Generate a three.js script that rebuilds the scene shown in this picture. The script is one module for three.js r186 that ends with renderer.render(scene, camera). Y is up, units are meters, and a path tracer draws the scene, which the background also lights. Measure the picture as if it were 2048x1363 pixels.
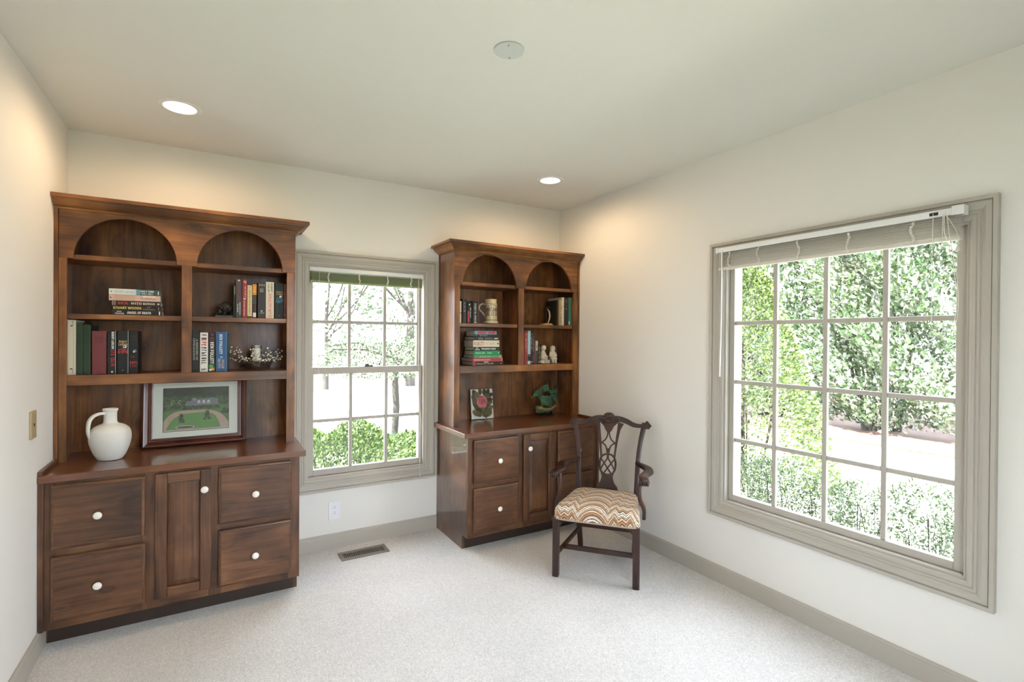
import * as THREE from 'three';
import { mergeGeometries } from 'three/addons/utils/BufferGeometryUtils.js';
import { RoundedBoxGeometry } from 'three/addons/geometries/RoundedBoxGeometry.js';
import { MarchingCubes } from 'three/addons/objects/MarchingCubes.js';

// ---------------------------------------------------------------- camera, sky, sun, exposure
// The room: right wall x = 0, back wall z = 0, floor y = 0, ceiling y = 2.44 (metres).
const scene = new THREE.Scene();
const camera = new THREE.PerspectiveCamera(2 * Math.atan(681.5 / 1006.35) * 180 / Math.PI, 2048 / 1363, 0.02, 200);
camera.position.set(-2.4878, 1.3758, 3.4163);
camera.up.set(-0.00394, 0.99996, -0.00805);
camera.lookAt(-2.4878 + 0.51148, 1.3758 - 0.0049, 3.4163 - 0.85928);

scene.background = new THREE.Color().setRGB(6.8, 7.6, 8.7);
const sun = new THREE.DirectionalLight(new THREE.Color().setRGB(1, 0.95, 0.86), 42);
sun.position.set(-14, 24, 2.2);
sun.target.position.set(0, 0, 1.8);
sun.castShadow = true;
sun.shadow.mapSize.set(2048, 2048);
Object.assign(sun.shadow.camera, { left: -18, right: 18, top: 18, bottom: -18, near: 1, far: 60 });
sun.name = 'sun';
scene.add(sun, sun.target);
const EXPOSURE = 1.38;
const CAN_LIGHT = 0.97;          // candela of each recessed lamp
const CAN_COLOR = new THREE.Color().setRGB(1, 0.69, 0.40);

// ---------------------------------------------------------------- helpers
const V = (x, y, z) => new THREE.Vector3(x, y, z);
function rng(seed) { let a = seed >>> 0; return () => { a = (a + 0x6D2B79F5) | 0; let t = Math.imul(a ^ (a >>> 15), 1 | a); t = (t + Math.imul(t ^ (t >>> 7), 61 | t)) ^ t; return ((t ^ (t >>> 14)) >>> 0) / 4294967296; }; }
function hash(x, y, s) { let h = Math.imul(x | 0, 374761393) + Math.imul(y | 0, 668265263) + Math.imul(s | 0, 2246822519); h = Math.imul(h ^ (h >>> 13), 1274126177); return ((h ^ (h >>> 16)) >>> 0) / 4294967296; }
function vnoise(x, y, s) { const xi = Math.floor(x), yi = Math.floor(y); let fx = x - xi, fy = y - yi; fx = fx * fx * (3 - 2 * fx); fy = fy * fy * (3 - 2 * fy); const a = hash(xi, yi, s), b = hash(xi + 1, yi, s), c = hash(xi, yi + 1, s), d = hash(xi + 1, yi + 1, s); return a + (b - a) * fx + (c - a) * fy + (a - b - c + d) * fx * fy; }
function fbm(x, y, s, n = 4) { let v = 0, a = 0.5; for (let i = 0; i < n; i++) { v += a * vnoise(x, y, s + i * 17); x *= 2.03; y *= 2.03; a *= 0.5; } return v / (1 - Math.pow(0.5, n)); }
const clamp = (x, a = 0, b = 1) => Math.min(b, Math.max(a, x));
const taken = {};
function numbered(name) { const n = taken[name] = (taken[name] ?? -1) + 1; return n ? name + '_' + String(n).padStart(3, '0') : name; }
function tag(o, label, category, group) { o.userData.label = label; o.userData.category = category; if (group) o.userData.group = group; return o; }
function thing(name, label, category, pos = [0, 0, 0], turn = 0, group) {
  const o = new THREE.Group(); o.name = numbered(name); scene.add(o);
  o.position.set(...pos); o.rotation.y = turn; return tag(o, label, category, group);
}
function obj(name, geo, mat, parent = scene) {
  const g = Array.isArray(geo) ? merge(geo) : geo, m = new THREE.Mesh(g, mat);
  m.name = parent === scene ? numbered(name) : name; m.castShadow = m.receiveShadow = true; parent.add(m); return m;
}
function struct(name, geo, mat) { const m = obj(name, geo, mat); m.userData.kind = 'structure'; return m; }
function structGroup(name) { const o = new THREE.Group(); o.name = numbered(name); o.userData.kind = 'structure'; scene.add(o); return o; }
function plain(g) { const r = g.index ? g.toNonIndexed() : g; for (const k of Object.keys(r.attributes)) if (!['position', 'normal', 'uv'].includes(k)) r.deleteAttribute(k); if (!r.attributes.normal) r.computeVertexNormals(); if (!r.attributes.uv) r.setAttribute('uv', new THREE.BufferAttribute(new Float32Array(r.attributes.position.count * 2), 2)); r.clearGroups(); r.morphAttributes = {}; return r; }
function merge(list) { return mergeGeometries(list.map(plain)); }
const at = (g, x, y, z) => g.translate(x, y, z);
const box = (x0, x1, y0, y1, z0, z1) => at(new THREE.BoxGeometry(x1 - x0, y1 - y0, z1 - z0), (x0 + x1) / 2, (y0 + y1) / 2, (z0 + z1) / 2);
const rbox = (x0, x1, y0, y1, z0, z1, r = 0.002, s = 1) => at(new RoundedBoxGeometry(x1 - x0, y1 - y0, z1 - z0, s, r), (x0 + x1) / 2, (y0 + y1) / 2, (z0 + z1) / 2);
const cyl = (r0, r1, h, n = 20) => new THREE.CylinderGeometry(r0, r1, h, n);
const lathe = (pts, n = 32) => new THREE.LatheGeometry(pts.map(([r, y]) => new THREE.Vector2(r, y)), n);
const tube = (pts, r, seg = 20, n = 6, closed = false) => new THREE.TubeGeometry(new THREE.CatmullRomCurve3(pts.map((p) => V(...p)), closed), seg, r, n, closed);
function poly(pts) { const s = new THREE.Shape(); pts.forEach(([x, y], i) => (i ? s.lineTo(x, y) : s.moveTo(x, y))); s.closePath(); return s; }
const ext = (shape, depth, bevel = 0, bs = 1, curve = 12) => new THREE.ExtrudeGeometry(shape, { depth, curveSegments: curve, bevelEnabled: bevel > 0, bevelSize: bevel, bevelThickness: bevel, bevelOffset: -bevel, bevelSegments: bs });
function mirrorX(g) { g = plain(g.scale(-1, 1, 1)); for (const k of ['position', 'normal', 'uv']) { const a = g.attributes[k], n = a.itemSize, A = a.array; for (let i = 0; i < a.count; i += 3) for (let c = 0; c < n; c++) { const t = A[(i + 1) * n + c]; A[(i + 1) * n + c] = A[(i + 2) * n + c]; A[(i + 2) * n + c] = t; } } return g; }
// uv in metres by the way each triangle faces; v runs along the grain axis (0 x, 1 y, 2 z); off shifts the pattern
function grain(g, axis, seed = 0) {
  g = plain(g); const p = g.attributes.position, uv = new Float32Array(p.count * 2), a = V(), b = V(), c = V(), n = V(), r = rng(seed * 7919 + 13), ou = r() * 7, ov = r() * 9;
  for (let i = 0; i < p.count; i += 3) {
    a.fromBufferAttribute(p, i); b.fromBufferAttribute(p, i + 1); c.fromBufferAttribute(p, i + 2);
    n.crossVectors(b.clone().sub(a), c.clone().sub(a)); const an = [Math.abs(n.x), Math.abs(n.y), Math.abs(n.z)], k = an.indexOf(Math.max(...an));
    let va = axis, ua = [0, 1, 2].find((q) => q !== k && q !== va); if (va === k) { const o2 = [0, 1, 2].filter((q) => q !== k); ua = o2[0]; va = o2[1]; }
    for (let j = 0; j < 3; j++) { uv[(i + j) * 2] = p.getComponent(i + j, ua) + ou; uv[(i + j) * 2 + 1] = p.getComponent(i + j, va) + ov; }
  }
  g.setAttribute('uv', new THREE.BufferAttribute(uv, 2)); return g;
}
// a moulding: profile [[across, out]] drawn along x from -L/2 to L/2; ends grow by ka, kb times "across" (mitres)
function moulding(profile, L, ka = 0, kb = 0, caps = true) {
  const pos = [], q = (a, b, c, d) => pos.push(...a, ...b, ...c, ...a, ...c, ...d), n = profile.length;
  for (let i = 0; i < n - 1; i++) {
    const [d0, t0] = profile[i], [d1, t1] = profile[i + 1];
    q([-L / 2 - ka * d0, d0, t0], [L / 2 + kb * d0, d0, t0], [L / 2 + kb * d1, d1, t1], [-L / 2 - ka * d1, d1, t1]);
  }
  if (caps) for (const [sg, k] of [[-1, ka], [1, kb]]) for (let i = 1; i < n - 1; i++) {
    const P = (j) => [sg * (L / 2 + k * profile[j][0]), profile[j][0], profile[j][1]];
    if (sg > 0) pos.push(...P(0), ...P(i + 1), ...P(i)); else pos.push(...P(0), ...P(i), ...P(i + 1));
  }
  const g = new THREE.BufferGeometry(); g.setAttribute('position', new THREE.Float32BufferAttribute(pos, 3)); g.computeVertexNormals(); return plain(g);
}
// a bar swept along points; each point [x, y, z, width, height]; cross-section a rounded rectangle (superellipse)
function sweep(pts, side = [1, 0, 0], seg = 24, n = 12, pw = 3) {
  const curve = new THREE.CatmullRomCurve3(pts.map((p) => V(p[0], p[1], p[2]))), pos = [], idx = [], S = V(...side);
  for (let i = 0; i <= seg; i++) {
    const t = i / seg, f = t * (pts.length - 1), k = Math.min(pts.length - 2, Math.floor(f)), u = f - k, w = pts[k][3] + (pts[k + 1][3] - pts[k][3]) * u, h = pts[k][4] + (pts[k + 1][4] - pts[k][4]) * u;
    const c = curve.getPoint(t), tg = curve.getTangent(t), up = V().crossVectors(tg, S).normalize(), sd = V().crossVectors(up, tg).normalize();
    for (let j = 0; j < n; j++) { const a = j / n * Math.PI * 2, ca = Math.cos(a), sa = Math.sin(a), x = Math.sign(ca) * Math.pow(Math.abs(ca), 2 / pw) * w / 2, y = Math.sign(sa) * Math.pow(Math.abs(sa), 2 / pw) * h / 2; pos.push(c.x + sd.x * x + up.x * y, c.y + sd.y * x + up.y * y, c.z + sd.z * x + up.z * y); }
  }
  for (let i = 0; i < seg; i++) for (let j = 0; j < n; j++) { const a = i * n + j, b = i * n + (j + 1) % n; idx.push(a, b, a + n, b, b + n, a + n); }
  for (const [e, fl] of [[0, 1], [seg, 0]]) { const c = pos.length / 3, p = curve.getPoint(e / seg); pos.push(p.x, p.y, p.z); for (let j = 0; j < n; j++) { const a = e * n + j, b = e * n + (j + 1) % n; if (fl) idx.push(c, b, a); else idx.push(c, a, b); } }
  const g = new THREE.BufferGeometry(); g.setAttribute('position', new THREE.Float32BufferAttribute(pos, 3)); g.setIndex(idx); g.computeVertexNormals();
  // make sure that it faces outward
  let vol = 0; for (let i = 0; i < idx.length; i += 3) { const A = V(...pos.slice(idx[i] * 3, idx[i] * 3 + 3)), B = V(...pos.slice(idx[i + 1] * 3, idx[i + 1] * 3 + 3)), C2 = V(...pos.slice(idx[i + 2] * 3, idx[i + 2] * 3 + 3)); vol += A.dot(B.cross(C2)); }
  if (vol < 0) { for (let i = 0; i < idx.length; i += 3) [idx[i + 1], idx[i + 2]] = [idx[i + 2], idx[i + 1]]; g.setIndex(idx); g.computeVertexNormals(); }
  return plain(g);
}
// a smooth solid from a distance function over a cube of half-size R about (cx, cy, cz)
function solid(fn, [cx, cy, cz], R, res = 40) {
  const mc = new MarchingCubes(res, new THREE.MeshStandardMaterial(), false, false, 60000); mc.isolation = 0;
  for (let k = 0; k < res; k++) for (let j = 0; j < res; j++) for (let i = 0; i < res; i++) mc.field[k * res * res + j * res + i] = -fn(cx + (i - res / 2) / (res / 2) * R, cy + (j - res / 2) / (res / 2) * R, cz + (k - res / 2) / (res / 2) * R);
  mc.update(); const n = mc.count, g = new THREE.BufferGeometry();
  const p = new Float32Array(n * 3); for (let i = 0; i < n; i++) { p[i * 3] = cx + mc.positionArray[i * 3] * R; p[i * 3 + 1] = cy + mc.positionArray[i * 3 + 1] * R; p[i * 3 + 2] = cz + mc.positionArray[i * 3 + 2] * R; }
  g.setAttribute('position', new THREE.BufferAttribute(p, 3)); g.setAttribute('normal', new THREE.BufferAttribute(mc.normalArray.slice(0, n * 3), 3)); return plain(g);
}
const cap = (x, y, z, a, b, ra, rb) => { const bx = b[0] - a[0], by = b[1] - a[1], bz = b[2] - a[2], t = clamp(((x - a[0]) * bx + (y - a[1]) * by + (z - a[2]) * bz) / (bx * bx + by * by + bz * bz + 1e-12)); return Math.hypot(x - a[0] - bx * t, y - a[1] - by * t, z - a[2] - bz * t) - (ra + (rb - ra) * t); };
const smin = (a, b, k) => { const h = clamp(0.5 + 0.5 * (b - a) / k); return b + (a - b) * h - k * h * (1 - h); };

// ---------------------------------------------------------------- textures and materials
function dataTex(w, h, fn, srgb = true) {
  const d = new Uint8Array(w * h * 4), o = [0, 0, 0];
  for (let y = 0; y < h; y++) for (let x = 0; x < w; x++) { fn(x, y, o); const i = (y * w + x) * 4; d[i] = clamp(o[0], 0, 255); d[i + 1] = clamp(o[1], 0, 255); d[i + 2] = clamp(o[2], 0, 255); d[i + 3] = 255; }
  const t = new THREE.DataTexture(d, w, h); t.wrapS = t.wrapT = THREE.MirroredRepeatWrapping; t.magFilter = THREE.LinearFilter; t.minFilter = THREE.LinearMipmapLinearFilter; t.generateMipmaps = true; if (srgb) t.colorSpace = THREE.SRGBColorSpace; t.needsUpdate = true; return t;
}
const std = (rgb, roughness = 0.6, more = {}) => new THREE.MeshStandardMaterial({ color: new THREE.Color().setRGB(...rgb), roughness, ...more });
const phys = (rgb, roughness = 0.6, more = {}) => new THREE.MeshPhysicalMaterial({ color: new THREE.Color().setRGB(...rgb), roughness, ...more });
// stained wood: 0.6 m across the grain, 1.2 m along it
function woodTex(seed, dark, mid, light, contrast = 1) {
  const r = rng(seed * 131), knots = []; for (let i = 0; i < 9; i++) knots.push([r() * 0.6, r() * 1.2, 0.006 + r() * 0.012]);
  return dataTex(1024, 1024, (x, y, o) => {
    const u = x / 1024 * 0.6, v = y / 1024 * 1.2; let bend = 0, smudge = 0;
    for (const [ku, kv, kr] of knots) { const du = (u - ku), dv = (v - kv) * 0.45, q = Math.exp(-(du * du + dv * dv) / (kr * kr * 4)); bend += q * 1.3; smudge += q * (0.5 + 0.5 * fbm(u * 60, v * 30, seed + 3, 2)); }
    const d = u * 17 + fbm(u * 3.2, v * 0.9, seed, 3) * 7 + bend, ring = Math.pow(0.5 + 0.5 * Math.sin(d * Math.PI * 2), 3);   // growth rings of a flat-sawn board
    const streak = fbm(u * 150, v * 5, seed + 9, 3), blot = fbm(u * 8, v * 5.5, seed + 21, 4), pore = vnoise(u * 1000, v * 40, seed + 31);
    let t = 0.5 + contrast * (-0.13 * ring + 0.30 * (streak - 0.5) + 0.95 * (blot - 0.5) - 0.28 * smudge) - (pore > 0.88 ? 0.06 : 0);
    t = clamp(t); const A = t < 0.5 ? dark : mid, B = t < 0.5 ? mid : light, k = t < 0.5 ? t * 2 : t * 2 - 1;
    for (let c = 0; c < 3; c++) o[c] = A[c] + (B[c] - A[c]) * k;
  });
}
function wood(tex, more = {}) { const t = tex; t.repeat.set(1 / 0.6, 1 / 1.2); return new THREE.MeshPhysicalMaterial({ map: t, roughness: 0.45, clearcoat: 0.22, clearcoatRoughness: 0.16, ...more }); }
const caseTex = woodTex(3, [56, 31, 14], [118, 73, 35], [178, 120, 64], 1.0), baseTex = woodTex(11, [50, 29, 17], [100, 64, 39], [142, 99, 64], 1.0), topTex = woodTex(19, [78, 43, 25], [114, 68, 42], [148, 97, 64], 0.7), mahoganyTex = woodTex(27, [26, 10, 7], [52, 22, 15], [88, 42, 28], 0.9);
const M = {
  caseWood: wood(caseTex), baseWood: wood(baseTex), topWood: wood(topTex, { roughness: 0.3, clearcoat: 0.8, clearcoatRoughness: 0.12 }),
  mahogany: wood(mahoganyTex, { roughness: 0.36, clearcoat: 0.35, clearcoatRoughness: 0.15 }),
  wall: std([0.80, 0.775, 0.72], 0.9), ceiling: std([0.78, 0.775, 0.715], 0.95), trim: std([0.455, 0.42, 0.36], 0.5),
  ceramic: phys([0.86, 0.83, 0.76], 0.22, { clearcoat: 0.7, clearcoatRoughness: 0.08 }), white: std([0.8, 0.8, 0.78], 0.45), blind: std([0.68, 0.64, 0.57], 0.5), slat: phys([0.66, 0.62, 0.55], 0.55),
  glass: new THREE.MeshPhysicalMaterial({ color: 0xffffff, roughness: 0, transmission: 1, thickness: 0, ior: 1.5 }),
  clear: new THREE.MeshPhysicalMaterial({ color: 0xffffff, roughness: 0.02, transmission: 1, thickness: 0, ior: 1.45 }),
  black: std([0.012, 0.011, 0.010], 0.4), dark: std([0.03, 0.027, 0.024], 0.6), brass: std([0.62, 0.44, 0.2], 0.35, { metalness: 0.9 }), bronze: std([0.20, 0.175, 0.145], 0.5),
  paper: std([0.66, 0.6, 0.48], 0.9), cord: std([0.78, 0.75, 0.66], 0.8),
};
// ---------------------------------------------------------------- the room
const XL = -3.1325, H = 2.44, ZR = 3.66, WT = 0.14;
const carpetTex = dataTex(1024, 1024, (x, y, o) => {
  const n = vnoise(x / 1.6, y / 1.6, 2), f = fbm(x / 7, y / 7, 9, 3), c = fbm(x / 170, y / 170, 4, 3), k = 1 + (n - 0.5) * 0.17 + (f - 0.5) * 0.05 + (c - 0.5) * 0.06;
  o[0] = 213 * k; o[1] = 210 * k; o[2] = 206 * k;
});
carpetTex.repeat.set(0.5, 0.5);
const carpetBump = dataTex(1024, 1024, (x, y, o) => { const n = 255 * (0.65 * vnoise(x / 2.2, y / 2.2, 5) + 0.35 * fbm(x / 9, y / 9, 8, 2)); o[0] = o[1] = o[2] = n; }, false);
carpetBump.repeat.set(0.9, 0.9);
M.carpet = new THREE.MeshPhysicalMaterial({ map: carpetTex, bumpMap: carpetBump, bumpScale: 0.003, roughness: 1, sheen: 0.3, sheenRoughness: 0.7, sheenColor: new THREE.Color(0.6, 0.6, 0.6) });
struct('floor', grain(box(XL - WT, WT, -0.12, 0, -WT, ZR + WT), 2, 1), M.carpet);
const rect = (x0, x1, y0, y1) => poly([[x0, y0], [x1, y0], [x1, y1], [x0, y1]]);
function holed(outer, ...holes) { const s = rect(...outer); for (const h of holes) { const p = new THREE.Path(); p.moveTo(h[0], h[2]); p.lineTo(h[0], h[3]); p.lineTo(h[1], h[3]); p.lineTo(h[1], h[2]); p.closePath(); s.holes.push(p); } return s; }
const BW = { x0: -1.972, x1: -1.178, y0: 0.462, y1: 1.84 }, RW = { z0: 1.585, z1: 2.66, y0: 0.462, y1: 1.84 }, QW = { x0: -2.12, x1: -1.1, y0: 0.12, y1: 2.12 };
struct('wall_back', at(ext(holed([XL - WT, WT, -0.12, H + 0.1], [BW.x0, BW.x1, BW.y0, BW.y1]), WT), 0, 0, -WT), M.wall);
{ const g = ext(holed([-ZR, 0, -0.12, H + 0.1], [-RW.z1, -RW.z0, RW.y0, RW.y1]), WT); g.rotateY(Math.PI / 2); struct('wall_right', g, M.wall); }
struct('wall_left', box(XL - WT, XL, -0.12, H + 0.1, 0, ZR), M.wall);
struct('wall_rear', at(ext(holed([XL - WT, WT, -0.12, H + 0.1], [QW.x0, QW.x1, QW.y0, QW.y1]), WT), 0, 0, ZR), M.wall);
const CANS = [[-2.622, 0.605], [-0.543, 0.635]];
{ const s = rect(XL, 0, -ZR, 0); for (const [x, z] of CANS) { const p = new THREE.Path(); p.absarc(x, -z, 0.07, 0, Math.PI * 2, true); s.holes.push(p); }
  const g = ext(s, 0.1, 0, 1, 24); g.rotateX(-Math.PI / 2); struct('ceiling', at(g, 0, H, 0), M.ceiling); }
struct('roof', box(XL - 0.4, 0.3, H + 0.24, H + 0.36, -0.3, ZR + 0.3), std([0.25, 0.23, 0.21], 0.9));

const bbProfile = [[0, 0], [0, 0.013], [0.074, 0.013], [0.08, 0.0115], [0.084, 0.0125], [0.09, 0.007], [0.095, 0.005], [0.095, 0]];
function baseboard(name, a, b) { const L = Math.hypot(b[0] - a[0], b[1] - a[1]), m = struct(name, moulding(bbProfile, L), M.trim); m.position.set((a[0] + b[0]) / 2, 0, (a[1] + b[1]) / 2); m.rotation.y = Math.atan2(-(b[1] - a[1]), b[0] - a[0]); return m; }
baseboard('baseboard_back', [-2.082, 0], [-1.086, 0]);
baseboard('baseboard_right', [0, 0.437], [0, ZR]).rotation.y = -Math.PI / 2;
baseboard('baseboard_left', [XL, 0.437], [XL, ZR]).rotation.y = Math.PI / 2;
baseboard('baseboard_rear', [XL, ZR], [0, ZR]).rotation.y = Math.PI;

// ---------------------------------------------------------------- windows (x across, y up, z towards the room; origin on the wall face)
const casingProfile = [[-0.001, -0.002], [-0.001, 0.010], [0.006, 0.013], [0.017, 0.013], [0.0185, 0.0105], [0.0205, 0.0105], [0.022, 0.0135], [0.030, 0.0150], [0.0315, 0.012], [0.0335, 0.012], [0.036, 0.0145], [0.046, 0.019], [0.060, 0.0205], [0.064, 0.019], [0.0645, 0.016], [0.0665, 0.016], [0.067, 0.024], [0.069, 0.026], [0.081, 0.026], [0.083, 0.024], [0.083, -0.002]];
function casing(w, W, HH, cx, cy) {
  const add = (L, x, y, r) => { const m = obj('casing', moulding(casingProfile, L, 1, 1), M.trim, w); m.position.set(x, y, 0); m.rotation.z = r; };
  add(W, cx, cy + HH / 2, 0); add(W, cx, cy - HH / 2, Math.PI); add(HH, cx - W / 2, cy, Math.PI / 2); add(HH, cx + W / 2, cy, -Math.PI / 2);
}
function jamb(w, x0, x1, y0, y1, d) { const t = 0.012; for (const b of [[x0, x0 + t, y0, y1], [x1 - t, x1, y0, y1], [x0 + t, x1 - t, y1 - t, y1], [x0 + t, x1 - t, y0, y0 + t]]) obj('jamb', box(...b, -d, 0.001), M.trim, w); }
// a sash: frame pieces, muntins and one pane of glass for each light
function sash(parent, x0, x1, y0, y1, z, fr, xs, ys, mw = 0.022, depth = 0.034) {
  const s = new THREE.Group(); s.name = 'sash'; parent.add(s);
  const z0 = z - depth / 2, z1 = z + depth / 2, gx0 = x0 + fr[0], gx1 = x1 - fr[1], gy0 = y0 + fr[2], gy1 = y1 - fr[3];
  obj('stile', rbox(x0, gx0, y0, y1, z0, z1, 0.003), M.trim, s); obj('stile', rbox(gx1, x1, y0, y1, z0, z1, 0.003), M.trim, s);
  obj('rail', rbox(gx0, gx1, y0, gy0, z0, z1, 0.003), M.trim, s); obj('rail', rbox(gx0, gx1, gy1, y1, z0, z1, 0.003), M.trim, s);
  const X = [gx0, ...xs, gx1], Y = [gy0, ...ys, gy1];
  for (const x of xs) obj('muntin', rbox(x - mw / 2, x + mw / 2, gy0, gy1, z - 0.008, z + 0.012, 0.004), M.trim, s);
  for (const y of ys) for (let i = 0; i < X.length - 1; i++) obj('muntin', rbox(X[i] + (i ? mw / 2 : 0), X[i + 1] - (i < X.length - 2 ? mw / 2 : 0), y - mw / 2, y + mw / 2, z - 0.006, z + 0.010, 0.004), M.trim, s);
  for (let i = 0; i < X.length - 1; i++) for (let j = 0; j < Y.length - 1; j++) obj('pane', box(X[i] + 0.001, X[i + 1] - 0.001, Y[j] + 0.001, Y[j + 1] - 0.001, z - 0.013, z - 0.011), M.glass, s);
  return s;
}
{ const w = structGroup('window_1'), { x0, x1, y0, y1 } = BW;                                     // double-hung, back wall
  casing(w, x1 - x0, y1 - y0, (x0 + x1) / 2, (y0 + y1) / 2); jamb(w, x0, x1, y0, y1, WT);
  sash(w, x0 + 0.013, x1 - 0.013, y0 + 0.013, 1.178, -0.045, [0.034, 0.022, 0.04, 0.044], [-1.689, -1.448], [0.830]);
  sash(w, x0 + 0.013, x1 - 0.013, 1.14, y1 - 0.013, -0.086, [0.034, 0.026, 0.036, 0.05], [-1.691, -1.449], [1.477]);
  const lk = new THREE.Group(); lk.name = 'sash_lock'; w.add(lk); obj('lock_body', rbox(-1.598, -1.542, 1.178, 1.187, -0.06, -0.03, 0.003), M.black, lk); obj('lock_lever', rbox(-1.592, -1.566, 1.187, 1.196, -0.055, -0.043, 0.003), M.black, lk);
}
{ const w = structGroup('window_2'), { z0, z1, y0, y1 } = RW; w.rotation.y = -Math.PI / 2;         // fixed, right wall; local x = z, local z = -x
  casing(w, z1 - z0, y1 - y0, (z0 + z1) / 2, (y0 + y1) / 2); jamb(w, z0, z1, y0, y1, WT);
  sash(w, z0 + 0.013, z1 - 0.013, y0 + 0.013, y1 - 0.013, -0.045, [0.030, 0.040, 0.034, 0.034], [1.861, 2.112, 2.361], [0.816, 1.142, 1.471]);
}
{ const w = structGroup('window_3'), { x0, x1, y0, y1 } = QW; w.position.z = ZR; w.rotation.y = Math.PI;   // behind the camera
  casing(w, x1 - x0, y1 - y0, -(x0 + x1) / 2, (y0 + y1) / 2); jamb(w, -x1, -x0, y0, y1, WT);
  sash(w, -x1 + 0.013, -x0 - 0.013, y0 + 0.013, y1 - 0.013, -0.045, [0.035, 0.035, 0.035, 0.035], [1.44, 1.78], [0.62, 1.12, 1.62]);
}

// ---------------------------------------------------------------- blinds
function blind(label, pos, turn, L, o) {
  const b = thing('window_blind', label, 'blind', pos, turn);      // local: x across from the left end, y down from the top of the headrail, z towards the room
  obj('headrail', rbox(0, L, -0.027, 0, -0.036, 0, 0.002), M.white, b);
  if (o.caps) { obj('end_cap', rbox(-0.006, 0.008, -0.028, 0.002, -0.038, 0.004, 0.002), M.white, b); obj('end_cap', rbox(L - 0.034, L + 0.004, -0.030, 0.006, -0.038, 0.006, 0.002), M.white, b); }
  const sl = new THREE.BoxGeometry(L - 0.016, 0.0016, 0.025), r = rng(o.seed);
  for (let i = 0; i < o.n; i++) { const m = obj('slat', sl, o.mat, b); m.position.set(L / 2 + (r() - 0.5) * 0.003, -0.034 - i * o.pitch, -0.018 + (r() - 0.5) * 0.003); m.rotation.x = (r() - 0.5) * 0.05 + o.tilt; }
  const yb = -0.034 - o.n * o.pitch; obj('bottom_rail', rbox(0.004, L - 0.010, yb - 0.013, yb + 0.001, -0.031, -0.005, 0.003), o.mat === M.slat ? M.blind : o.mat, b);
  for (const x of o.tapes) { const p = []; for (let k = 0; k <= 14; k++) p.push([x + (r() - 0.5) * 0.004 + 0.006 * Math.sin(k * 0.5 + x * 9) * o.lean, -0.030 + (yb - 0.006 + 0.030) * k / 14, -0.0025 + (k % 2) * 0.0035]); obj('ladder_tape', sweep(p.map((q) => [...q, 0.010, 0.0018]), [1, 0, 0], 42, 6, 4), M.blind, b); }
  for (const c of o.cords) obj(c[0], tube(c[1], c[2], 30, 6), c[3] ?? M.cord, b);
  for (const [n, g, m] of o.extra ?? []) obj(n, g, m, b);
  return b;
}
blind('raised translucent blind at top of the window between the bookcases', [BW.x0 + 0.014, 1.826, 0.004], 0, 0.764, {
  n: 17, pitch: 0.0031, tilt: 0.3, seed: 5, lean: 0.5, tapes: [0.115, 0.312, 0.505, 0.672],
  mat: phys([0.36, 0.42, 0.22], 0.8, { transmission: 0.3, thickness: 0 }),
  cords: [['wand', [[0.058, -0.02, 0.003], [0.058, -0.3, 0.004], [0.056, -0.72, 0.003]], 0.0014], ['pull_cord', [[0.728, -0.02, 0.004], [0.730, -0.5, 0.006], [0.733, -0.95, 0.006], [0.738, -1.0, 0.012], [0.735, -1.2, 0.022], [0.733, -1.41, 0.030]], 0.0014], ['pull_cord', [[0.722, -0.02, 0.004], [0.726, -0.5, 0.006], [0.734, -0.88, 0.006], [0.746, -1.05, 0.01], [0.75, -1.13, 0.012], [0.736, -1.15, 0.012]], 0.0012]],
  extra: [['tassel', at(lathe([[0.001, 0.016], [0.003, 0.012], [0.0045, 0], [0, -0.002]], 10), 0.733, -1.425, 0.030), M.white]],
});
{ const o = 2.664; // right window: local x = world z
  blind('raised cream blind with hanging cords on the wide right-hand window', [-0.062, 1.888, 1.578], -Math.PI / 2, 1.076, {
    caps: true, n: 17, pitch: 0.0045, tilt: 0.12, seed: 8, lean: 1, mat: M.slat, tapes: [0.075, 0.245, 0.455, 0.675, 0.915],
    cords: [['wand', [[0.036, -0.020, 0.006], [0.034, -0.35, 0.004], [0.026, -0.715, 0.002]], 0.0042, M.white],
      ['pull_cord', [[0.985, -0.012, 0.004], [0.987, -0.10, 0.012], [0.984, -0.25, 0.006], [0.983, -0.40, 0.004], [0.985, -0.455, 0.004], [1.000, -0.49, 0.006], [1.03, -0.50, 0.008], [1.056, -0.46, 0.008], [1.066, -0.36, 0.006], [1.055, -0.22, 0.004], [1.040, -0.12, 0.008], [1.028, -0.02, 0.008]], 0.0012],
      ['pull_cord', [[1.022, -0.012, 0.008], [1.024, -0.09, 0.012], [1.036, -0.15, 0.004], [1.052, -0.24, 0.004], [1.060, -0.38, 0.005], [1.050, -0.45, 0.006], [1.028, -0.478, 0.006], [1.012, -0.482, 0.004]], 0.0012],
      ['pull_cord', [[1.018, -0.02, 0.010], [1.016, -0.12, 0.010], [1.002, -0.20, 0.004], [1.006, -0.26, 0.004], [1.022, -0.275, 0.004], [1.046, -0.25, 0.004], [1.050, -0.20, 0.004], [1.040, -0.13, 0.006]], 0.0012],
      ['pull_cord', [[1.030, -0.03, 0.010], [1.060, -0.10, 0.006], [1.066, -0.15, 0.004]], 0.0012]],
    extra: [['tassel', at(lathe([[0.001, 0.018], [0.006, 0.004], [0.009, -0.008], [0, -0.010]], 12), 1.064, -0.160, 0.008), M.blind], ['cord_lock', rbox(0.972, 1.000, -0.020, -0.008, 0, 0.003, 0.001), M.dark]],
  });
}

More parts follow.
